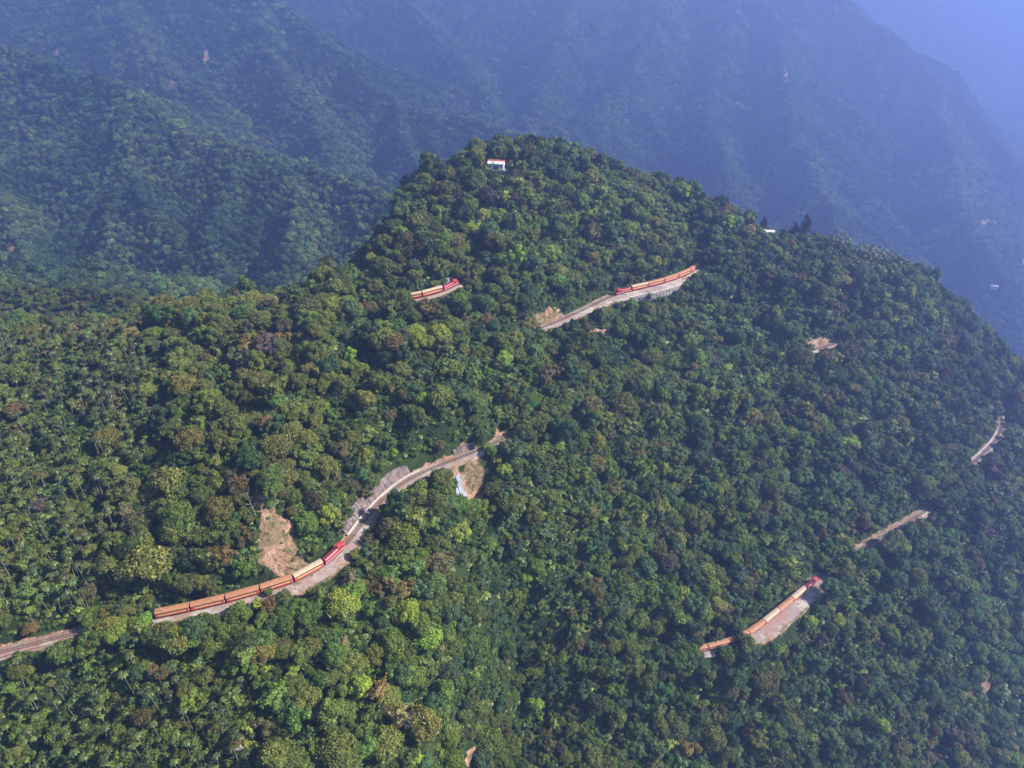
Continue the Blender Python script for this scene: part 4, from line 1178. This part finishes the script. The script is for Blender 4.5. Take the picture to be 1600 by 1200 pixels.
# trees the photograph shows big and clear: u, v of crown centre, crown radius (m), form, colour
HERO = [(228,885,8.2,0,'olive'),(345,805,6.2,0,'olive'),(262,760,6.4,0,'olive'),(195,765,5.8,1,'olive'),(300,690,6.2,1,'olive'),(165,690,6.2,0,'olive'),(280,640,5.2,1,'olive'),(380,665,5.4,0,'olive'),
 (432,700,5.6,0,'olive'),(400,600,5.0,1,'olive'),(478,690,5.0,1,'olive'),(490,785,4.6,7,'brownish'),(445,745,4.6,0,'olive'),(570,625,5.0,2,'olive'),(690,625,6.0,0,'olive'),(500,640,5.0,0,'olive'),
 (600,535,6.4,1,'olive'),(340,505,4.6,7,'olive'),(480,480,8.0,5,'olive'),(395,475,6.4,0,'olive'),(505,500,5.4,1,'olive'),(55,520,7.2,5,'olive'),(30,590,6.4,5,'olive'),(250,478,5.0,0,'olive'),
 (472,828,3.0,4,'yellow green'),(380,895,4.2,4,'green'),(610,830,5.4,7,'brownish'),(735,795,4.8,4,'green'),(800,790,6.4,5,'olive'),(800,700,5.2,3,'blue green'),(838,625,3.6,4,'yellow green'),
 (980,585,5.0,3,'green'),(1050,560,5.2,3,'blue green'),(1140,555,5.2,3,'blue green'),(1015,795,4.2,4,'yellow green'),(1050,765,3.4,4,'yellow green'),(1035,830,5.0,7,'brownish'),
 (1370,520,7.2,2,'dark green'),(1320,560,7.0,2,'purple grey'),(1250,560,7.4,0,'green'),(1430,405,6.6,0,'dark green'),(1475,425,5.0,0,'dark green'),(920,240,6.4,0,'dark green'),(805,215,5.6,2,'dark green'),
 (740,222,5.8,1,'dark green'),(700,300,5.8,0,'olive'),(665,285,4.6,0,'olive'),(760,312,6.4,7,'purple grey'),(1040,275,5.6,0,'dark green'),(990,265,4.2,7,'brownish'),
 (1300,925,7.4,3,'blue green'),(1165,1025,5.8,2,'blue green'),(560,1075,5.0,4,'yellow green'),(460,1080,5.0,5,'olive'),(600,1160,6.2,0,'olive'),(660,1140,6.2,2,'olive'),(540,1110,4.6,0,'green'),
 (420,920,3.2,4,'green'),(330,980,5.2,4,'green'),(740,480,6.0,0,'dark green'),(735,500,3.6,4,'rusty'),(690,490,4.4,1,'olive'),(640,500,5.4,1,'olive'),(720,462,4.0,0,'olive'),(870,440,6.6,0,'green'),(820,470,5.4,1,'dark green'),
 (930,440,5.0,1,'dark green'),(1080,530,6.6,3,'green'),(300,870,5.4,1,'dark green'),(150,560,5.0,5,'brownish'),(1100,430,5.2,3,'blue green'),(570,720,3.8,4,'yellow green'),(545,760,4.4,7,'brownish'),
 (840,1080,6.5,5,'dark green'),(1010,1060,6.0,5,'olive'),(930,1100,6.2,0,'dark green'),(1110,1150,6.2,0,'olive'),(1440,850,5.8,5,'dark green'),(1530,860,6.2,5,'dark green'),(1400,905,5.4,5,'blue green')]
hero_rows = []
for (u, v, rad, form, colr) in HERO:
    hgt = [1.7, 1.7, 2.0, 1.55, 1.8, 1.6, 2.3, 1.7][form] * rad
    zc = [1.05, 1.05, 1.3, 1.25, 1.1, 1.05, 1.45, 1.05][form] * rad
    P = hit(u, v, lift=zc)          # the crown centre is seen at u, v
    hero_rows.append((P.x, P.y, float(ground(P.x, P.y)) - .3, rad, form, PN.index(colr)))
hero_rows = np.array(hero_rows)

X, Y = jitter_grid(-430, 620, 125, 600, 4.3, tr_)
Z = ground(X, Y); U, V_, D_ = proj(np.stack([X, Y, Z], 1))
bare = bil(BARE, X, Y); td = bil(np.minimum(TD, 50), X, Y)
k = (U > -140) & (U < 1740) & (V_ > 120) & (V_ < 1420) & (D_ < 660) & (bare < .2) & (td > 1.6)
hd = np.min(np.hypot(X[:, None] - hero_rows[None, :, 0], Y[:, None] - hero_rows[None, :, 1]) / (hero_rows[None, :, 3] * .85), axis=1)
k &= hd > 1
X, Y, Z, U, V_, D_, td, hd = [a[k] for a in (X, Y, Z, U, V_, D_, td, hd)]
pm = palm_mask(U, V_) 
patch = fbm(X / 45, Y / 45, 3, 60)
keepb = np.where(pm, tr_.random(len(X)) < .55, tr_.random(len(X)) < np.where(patch > .13, .55, .93))
keepb &= tr_.random(len(X)) > .5 * glade(U, V_)
X, Y, Z, U, V_, D_, td, patch = [a[keepb] for a in (X, Y, Z, U, V_, D_, td, patch)]
rad = 1.9 + 3.9 * tr_.random(len(X)) ** 2 + 2.2 * np.clip(patch * -1 + .02, 0, .4) * 2
rad = np.where(palm_mask(U, V_), rad * .7, rad)
rad = np.where((U > 1170) & (U < 1420) & (V_ < 425), np.minimum(rad, 3.0), rad)
rad = np.where((U < 470) & (D_ > 425) & (V_ < 520), np.minimum(rad, 2.5), rad)
rad = np.minimum(rad, 1.0 + td * .75)
form = tr_.integers(0, 10, len(X)); form = np.where(vnoise(X / 22, Y / 22, 33) > .66, np.where(tr_.random(len(X)) < .6, 9, 8), form)
right = U > 1000
ki = kinds(U, V_, tr_)
form = np.where((ki == PN.index('olive')) & (tr_.random(len(X)) < .7), tr_.integers(0, 2, len(X)), form)
rows = np.stack([X, Y, Z - .3, rad, form, ki], 1)
scr = []
for k, P in TRK.items():
    Pq = resample(P, 2.6); T, N, S = frames(Pq); sh = shown(k, proj(Pq)[0])
    for p, n_, q in zip(Pq, N, sh):
        if q > .05: continue
        for o_, rr in ((2.9, 3.1), (-2.9, 3.0), (5.6, 3.6)):
            r0 = rr * tr_.uniform(.75, 1.25); x = p[0] + n_[0] * o_ + tr_.normal() * .5; y = p[1] + n_[1] * o_ + tr_.normal() * .5
            scr.append((x, y, float(ground(x, y)) + tr_.uniform(-.3, .8), r0, tr_.integers(0, 10), -1))
scr = np.array(scr); us, vs, _ = proj(scr[:, :3]); scr[:, 5] = kinds(us, vs, tr_)
rows = np.concatenate([scr, rows])
rows = np.concatenate([hero_rows, rows])
HF = np.array([1.7, 1.7, 2.0, 1.55, 1.8, 1.6, 2.3, 1.7, 2.1, 2.0])
f = clear_view(rows[:, :3], HF[rows[:, 4].astype(int)] * rows[:, 3], rows[:, 3])
rows[:, 3] *= f
good = rows[:, 3] > .9
is_hero = (np.arange(len(rows)) < len(hero_rows))[good]
rows = rows[good]
nT = len(rows)
rotz = tr_.uniform(0, 6.283, nT)
tilt = tr_.normal(0, .05, (nT, 2))
stretch = tr_.uniform(.85, 1.25, nT)
rows[:, 2] += tr_.uniform(-.1, .42, nT) ** 1 * rows[:, 3] * (f[good] > .99) * (~is_hero)
tint = PC[rows[:, 5].astype(int)] * tr_.uniform(.72, 1.28, (nT, 1)) * (1 + tr_.normal(0, .08, (nT, 3)))
tint *= (1 + .9 * fbm(rows[:, 0] / 60, rows[:, 1] / 60, 3, 77))[:, None]
ctr = rows[:, :3].copy(); ctr[:, 2] += rows[:, 3] * 1.1
TU, TV, TDp = proj(ctr)

# individuals: the trees that show largest
size = rows[:, 3] / TDp
inview = (TU > -5) & (TU < 1605) & (TV > 0) & (TV < 1200)
score = np.where(inview, size, 0) + is_hero * 10
ind = np.argsort(-score)[:300]
LAND = [(525,865,'the nearest locomotive'),(440,915,'the middle nearest coaches'),(300,948,'the nearest tail coaches'),(430,845,'the bare landslide'),(595,790,'the ribbed wall'),
        (722,765,'the white tarpaulin'),(715,715,'the middle track gap'),(775,262,'the summit hut'),(680,455,'the upper left train'),(1020,442,'the upper right train'),(870,497,'the upper bare track'),
        (1215,955,'the gravel yard'),(1120,1008,'the shaded right coaches'),(1398,828,'the lower right track'),(1545,695,'the far right curve'),(1290,541,'the red earth gap'),
        (1199,352,'the skyline hut'),(60,1003,'the left edge track'),(380,1155,'the pole frame'),(870,1030,'the bottom centre clearing'),(120,700,'the left palm grove'),(740,1185,'the pale bottom slip'),
        (1542,1070,'the lower right slip'),(200,485,'the left skyline'),(540,1010,'the dry grass strip')]
def where(u, v):
    q = min(LAND, key=lambda l: math.hypot(l[0] - u, l[1] - v)); dx, dy = u - q[0], v - q[1]; r = math.hypot(dx, dy)
    a = math.degrees(math.atan2(-dy, dx)) % 360
    dr = ['right of', 'above right of', 'above', 'above left of', 'left of', 'below left of', 'below', 'below right of'][int((a + 22.5) // 45) % 8]
    near = 'just ' if r < 55 else ('' if r < 130 else 'far ')
    return near + dr + ' ' + q[2]
def make_unique(items, name_of):
    """items: list of dict(label, u, v, obj); ties are told apart by their order in the picture"""
    from collections import defaultdict
    g = defaultdict(list)
    for it in items: g[it['label']].append(it)
    words = ['first', 'second', 'third', 'fourth', 'fifth', 'sixth', 'seventh', 'eighth', 'ninth', 'tenth']
    for lab, L in g.items():
        if len(L) > 1:
            L.sort(key=lambda t: t['u'])
            for i, it in enumerate(L):
                w_ = 'leftmost ' if i == 0 else ('rightmost ' if i == len(L) - 1 else (words[i] + ' from left, ' if i < 10 else (words[len(L) - 1 - i] + ' from right, ' if len(L) - i <= 10 else '')))
                it['label'] = w_ + lab
    for it in items: it['obj']['label'] = it['label']
SCL = np.stack([rows[:, 3] * tr_.uniform(.82, 1.2, nT), rows[:, 3] * tr_.uniform(.82, 1.2, nT), rows[:, 3] * stretch], 1)
SIZEW = lambda s: 'large' if s > .0235 else ('medium' if s > .0165 else 'small')
items = []
for i in ind:
    fm = int(rows[i, 4]); kc = PN[int(rows[i, 5])]
    e = empty('broadleaf_tree', tuple(rows[i, :3]))
    e.rotation_euler = (tilt[i, 0], tilt[i, 1], rotz[i]); s = rows[i, 3]; e.scale = tuple(float(q) for q in SCL[i])
    lab = '%s %s %s tree %s' % (SIZEW(size[i]), kc, FORM[fm], where(TU[i], TV[i]))
    tag(e, lab, 'tree', 'broadleaf trees on the near slope')
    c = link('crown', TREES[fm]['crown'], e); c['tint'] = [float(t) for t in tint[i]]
    link('trunk', TREES[fm]['trunk'], e)
    items.append(dict(label=lab, u=TU[i], v=TV[i], obj=e))
rest = np.setdiff1d(np.arange(nT), ind)
scl = np.stack([rows[:, 3] * tr_.uniform(.82, 1.2, nT), rows[:, 3] * tr_.uniform(.82, 1.2, nT), rows[:, 3] * stretch], 1)
rot = np.stack([tilt[:, 0], tilt[:, 1], rotz], 1)
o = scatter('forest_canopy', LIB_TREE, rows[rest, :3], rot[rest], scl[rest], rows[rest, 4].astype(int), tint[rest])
tag(o, 'dense mixed broadleaf forest covering the rest of the near mountain', 'forest')

# palms
X, Y = jitter_grid(-430, 330, 125, 560, 2.9, tr_)
Z = ground(X, Y); U, V_, D_ = proj(np.stack([X, Y, Z], 1))
bare = bil(BARE, X, Y); td = bil(np.minimum(TD, 50), X, Y)
k = palm_mask(U, V_ - 25) & (U > -80) & (V_ < 1300) & (D_ < 560) & (bare < .2) & (td > 2.2) & (tr_.random(len(X)) < np.where(V_ > 1000, .30, .40))
hd = np.min(np.hypot(X[:, None] - hero_rows[None, :, 0], Y[:, None] - hero_rows[None, :, 1]) / (hero_rows[None, :, 3] * .8), axis=1)
k &= hd > 1
X, Y, Z, U, V_, D_, td = [a[k] for a in (X, Y, Z, U, V_, D_, td)]
PP = np.stack([X, Y, Z], 1); psc = tr_.uniform(.8, 1.25, len(X))
f = clear_view(PP, 10.5 * psc, np.full(len(X), 1.7)); g = f > .8
PP, psc, U, V_, D_ = PP[g], psc[g], U[g], V_[g], D_[g]
ptint = np.array([[.055, .075, .022]]) * tr_.uniform(.6, 1.6, (len(PP), 1)) * (1 + tr_.normal(0, .1, (len(PP), 3)))
prot = np.stack([tr_.normal(0, .05, len(PP)), tr_.normal(0, .05, len(PP)), tr_.uniform(0, 6.28, len(PP))], 1); pidx = tr_.integers(0, 3, len(PP))
tp = PP.copy(); tp[:, 2] += 9 * psc; U2, V2, D2 = proj(tp)
score = np.where((U2 > 0) & (U2 < 1600) & (V2 > 0) & (V2 < 1200), psc / D2, 0)
ind = np.argsort(-score)[:300]; ind = ind[score[ind] > 0]
for i in ind:
    e = empty('palm_tree', tuple(PP[i])); e.rotation_euler = tuple(prot[i]); e.scale = (psc[i],) * 3
    q = int(pidx[i]); lab = '%s slim pale-trunked palm %s' % ('short' if psc[i] < .95 else ('tall' if psc[i] > 1.1 else 'middling'), where(U2[i], V2[i]))
    tag(e, lab, 'palm', 'slim palms in the groves')
    c = link('crown', PALMS[q]['crown'], e); c['tint'] = [float(t) for t in ptint[i]]
    link('trunk', PALMS[q]['trunk'], e)
    items.append(dict(label=lab, u=U2[i], v=V2[i], obj=e))
rest = np.setdiff1d(np.arange(len(PP)), ind)
if len(rest):
    o = scatter('palm_grove', LIB_PALM, PP[rest], prot[rest], np.repeat(psc[rest, None], 3, 1), pidx[rest], ptint[rest])
    tag(o, 'dense groves of slim palms behind the nearest palms', 'palm grove')

# banana plants by the track, conifers on the skyline
for (u, v, s) in [(165,985,1.3),(178,978,1.1),(190,990,1.2),(205,985,1.0),(182,1000,1.2),(155,975,.9),(212,998,1.1),(368,850,.9),(362,870,.9),(380,860,.8),(890,660,1.0),(640,880,.9),(665,905,1.0)]:
    P = hit(u, v, lift=2.0 * s)
    e = empty('banana_plant', (P.x, P.y, float(ground(P.x, P.y)))); e.rotation_euler = (0, 0, random.uniform(0, 6)); e.scale = (s, s, s)
    lab = 'broad leaved banana plant ' + where(u, v); tag(e, lab, 'banana plant', 'banana plants beside the line')
    c = link('leaf_crown', BANANA['crown'], e); c['tint'] = [.10 * random.uniform(.8, 1.3), .20 * random.uniform(.8, 1.2), .05]
    link('stem', BANANA['trunk'], e); items.append(dict(label=lab, u=u, v=v, obj=e))
for (u, v, s, lab) in [(1255, 372, 1.45, 'tall dark feathery conifer rising above the right skyline'), (1191, 368, 1.0, 'smaller dark conifer on the skyline just left of the white roofed hut'), (1240, 374, 1.0, 'thin scraggy conifer touching the left side of the tall skyline conifer'), (1172, 364, .75, 'short dark conifer behind the red roofed skyline hut')]:
    P = hit_near(u, v); e = empty('conifer_tree', (P.x, P.y + 2, float(ground(P.x, P.y + 2)))); e.scale = (s * 1.5, s * 1.5, s)
    tag(e, lab, 'conifer', 'conifers on the skyline')
    c = link('crown', CONIFER['crown'], e); c['tint'] = [.022, .035, .025]
    link('trunk', CONIFER['trunk'], e)
def snag(seed):
    r_ = random.Random(seed); mb = MB(); mb.tube([(0, 0, -1), (.2, .1, 4), (.1, .3, 8), (.5, .2, 10.5)], [.28, .2, .13, .04], 6)
    for k in range(9):
        z = 4 + k * .7; a = r_.uniform(0, 6.28); L = r_.uniform(1.6, 3.6); c_, s_ = math.cos(a), math.sin(a)
        mb.tube([(.15, .15, z), (c_ * L * .5, s_ * L * .5, z + .9), (c_ * L, s_ * L, z + 1.9)], [.10, .06, .02], 5)
        mb.tube([(c_ * L * .5, s_ * L * .5, z + .9), (c_ * L * .7 - s_ * .8, s_ * L * .7 + c_ * .8, z + 2.0)], [.05, .02], 4)
    return mb.mesh('dead_branches', [M_palebark])
SN = [snag(1), snag(2), snag(3)]
for i, (u, v, s) in enumerate([(395,790,1.0),(360,520,.9),(655,965,.8),(890,700,.9),(830,1035,.9),(1140,560,.8),(470,880,.7),(1180,925,.8),(1250,345,.9),(960,560,.7),(1470,520,.8),(320,890,.7)]):
    P = hit(u, v, lift=6 * s); e = empty('dead_tree', (P.x, P.y, float(ground(P.x, P.y)))); e.scale = (s, s, s * 1.15); e.rotation_euler = (random.uniform(-.15, .15), random.uniform(-.15, .15), i)
    lab = 'leafless pale grey dead tree ' + where(u, v); tag(e, lab, 'dead tree', 'dead trees standing in the forest'); link('bare_branches', SN[i % 3], e)
    items.append(dict(label=lab, u=u, v=v, obj=e))
make_unique(items, None)

# undergrowth
X, Y = jitter_grid(-430, 620, 125, 600, 2.3, tr_)
Z = ground(X, Y); U, V_, D_ = proj(np.stack([X, Y, Z], 1))
bare = bil(BARE, X, Y); td = bil(np.minimum(TD, 50), X, Y)
k = (U > -100) & (U < 1700) & (V_ > 150) & (V_ < 1330) & (D_ < 640) & ((bare < .35) | (tr_.random(len(X)) < .28) & (td > 1.2)) & (td > .5)
k &= (td > 4) | (tr_.random(len(X)) < .6)
X, Y, Z, U, V_, D_, td, bare = [a[k] for a in (X, Y, Z, U, V_, D_, td, bare)]
bs = tr_.uniform(.8, 2.1, len(X)) * (1 + .8 * (tr_.random(len(X)) < .22)) * (1 + .8 * np.clip(fbm(X / 30, Y / 30, 3, 61) * 2.5, 0, 1)); bs = np.minimum(bs, .45 + td * .3); bs = np.where(bare > .3, bs * .5, bs)
BP = np.stack([X, Y, Z - .1], 1)
near_t = td < 14
f = np.ones(len(X)); q = (td < 22) | (bil(BARE, X, Y - 6) > .1) | (D_ < 0)
f[q] = clear_view(BP[q], 1.1 * bs[q], bs[q])
bs = bs * f; g = bs > .25
BP, bs, U, V_ = BP[g], bs[g], U[g], V_[g]
ki = kinds(U, V_, tr_)
gl = glade(U, V_)[:, None]; PC2 = PC * 1.0; bt = PC[ki] * tr_.uniform(.7, 1.35, (len(BP), 1)); bt = bt * (1 - .6 * gl) + .6 * gl * np.array([[.12, .20, .045]]); bt = bt * .5 + .5 * np.array([[.085, .135, .03]]) * tr_.uniform(.7, 1.3, (len(BP), 1))
o = scatter('undergrowth', LIB_BUSH, BP, np.stack([tr_.normal(0, .1, len(BP)), tr_.normal(0, .1, len(BP)), tr_.uniform(0, 6.28, len(BP))], 1),
        np.repeat(bs[:, None], 3, 1) * tr_.uniform(.8, 1.2, (len(BP), 3)), tr_.integers(0, 4, len(BP)), bt)
tag(o, 'bushes, vines and ferns filling the gaps between the trees', 'undergrowth')

# far forest
FP = []; FS = []
for (d0, d1, s) in ((430, 1050, 6.5), (1050, 1700, 8.5), (1700, 2500, 12.0), (2500, 3600, 20.0)):
    xx = d1 * .95
    X, Y = jitter_grid(-xx, xx, d0 * .8, d1 * 1.08, s, tr_)
    Z = ground(X, Y); U, V_, D_ = proj(np.stack([X, Y, Z], 1))
    k = (U > -90) & (U < 1690) & (V_ > -60) & (V_ < 780) & (D_ > d0) & (D_ <= d1)
    k &= ~((X > -430) & (X < 620) & (Y > 120) & (Y < 600) & (D_ < 660))
    k &= bil(BARE, X, Y) < .35
    for hx, hy in HUTS: k &= ~((abs(X - hx) < 12) & (Y > hy - 26) & (Y < hy + 9))
    X, Y, Z, D_, U, V_ = [a[k] for a in (X, Y, Z, D_, U, V_)]
    # drop what the ground itself hides from anywhere near the camera
    vis = np.ones(len(X), bool)
    for t in np.linspace(.25, .97, 26):
        vis &= (Z + 30) * t > ground(X * t, Y * t) 
    X, Y, Z, D_ = [a[vis] for a in (X, Y, Z, D_)]
    FP.append(np.stack([X, Y, Z - .5], 1)); FS.append(s * tr_.uniform(.50, .95, len(X)))
FP = np.concatenate(FP); FS = np.concatenate(FS)
fk = np.clip(fbm(FP[:, 0] / 90, FP[:, 1] / 90, 3, 90) * 2.6 + .5, 0, 1)[:, None]
ft = (np.array([[.034, .080, .030]]) * (1 - fk) + np.array([[.115, .165, .050]]) * fk) * tr_.uniform(.45, 1.8, (len(FP), 1)) * (1 + tr_.normal(0, .08, (len(FP), 3)))
o = scatter('distant_forest', LIB_FAR, FP, np.stack([tr_.normal(0, .12, len(FP)), tr_.normal(0, .12, len(FP)), tr_.uniform(0, 6.28, len(FP))], 1),
        FS[:, None] * tr_.uniform(.8, 1.25, (len(FP), 3)), tr_.integers(0, 4, len(FP)), ft)
tag(o, 'hazy forest covering the mountains behind', 'forest')
print('TREES', nT, 'PALMS', len(PP), 'BUSHES', len(BP), 'FAR', len(FP))

# ------------------------------------------------------------------ air
mb = MB(); mb.box(-5400, 5800, -1100, 7000, FLOOR - 1.5, 45)
hz = mb.obj('haze', [bpy.data.materials.new('mountain_haze')]); tag(hz, kind='stuff')
m = hz.data.materials[0]; m.use_nodes = True; nt = m.node_tree; nt.nodes.clear()
out = nt.nodes.new('ShaderNodeOutputMaterial'); pv = nt.nodes.new('ShaderNodeVolumePrincipled')
pv.inputs['Color'].default_value = (.33, .465, 1.0, 1)
pv.inputs['Density'].default_value = .00051
pv.inputs['Anisotropy'].default_value = .56
nt.links.new(pv.outputs[0], out.inputs['Volume'])
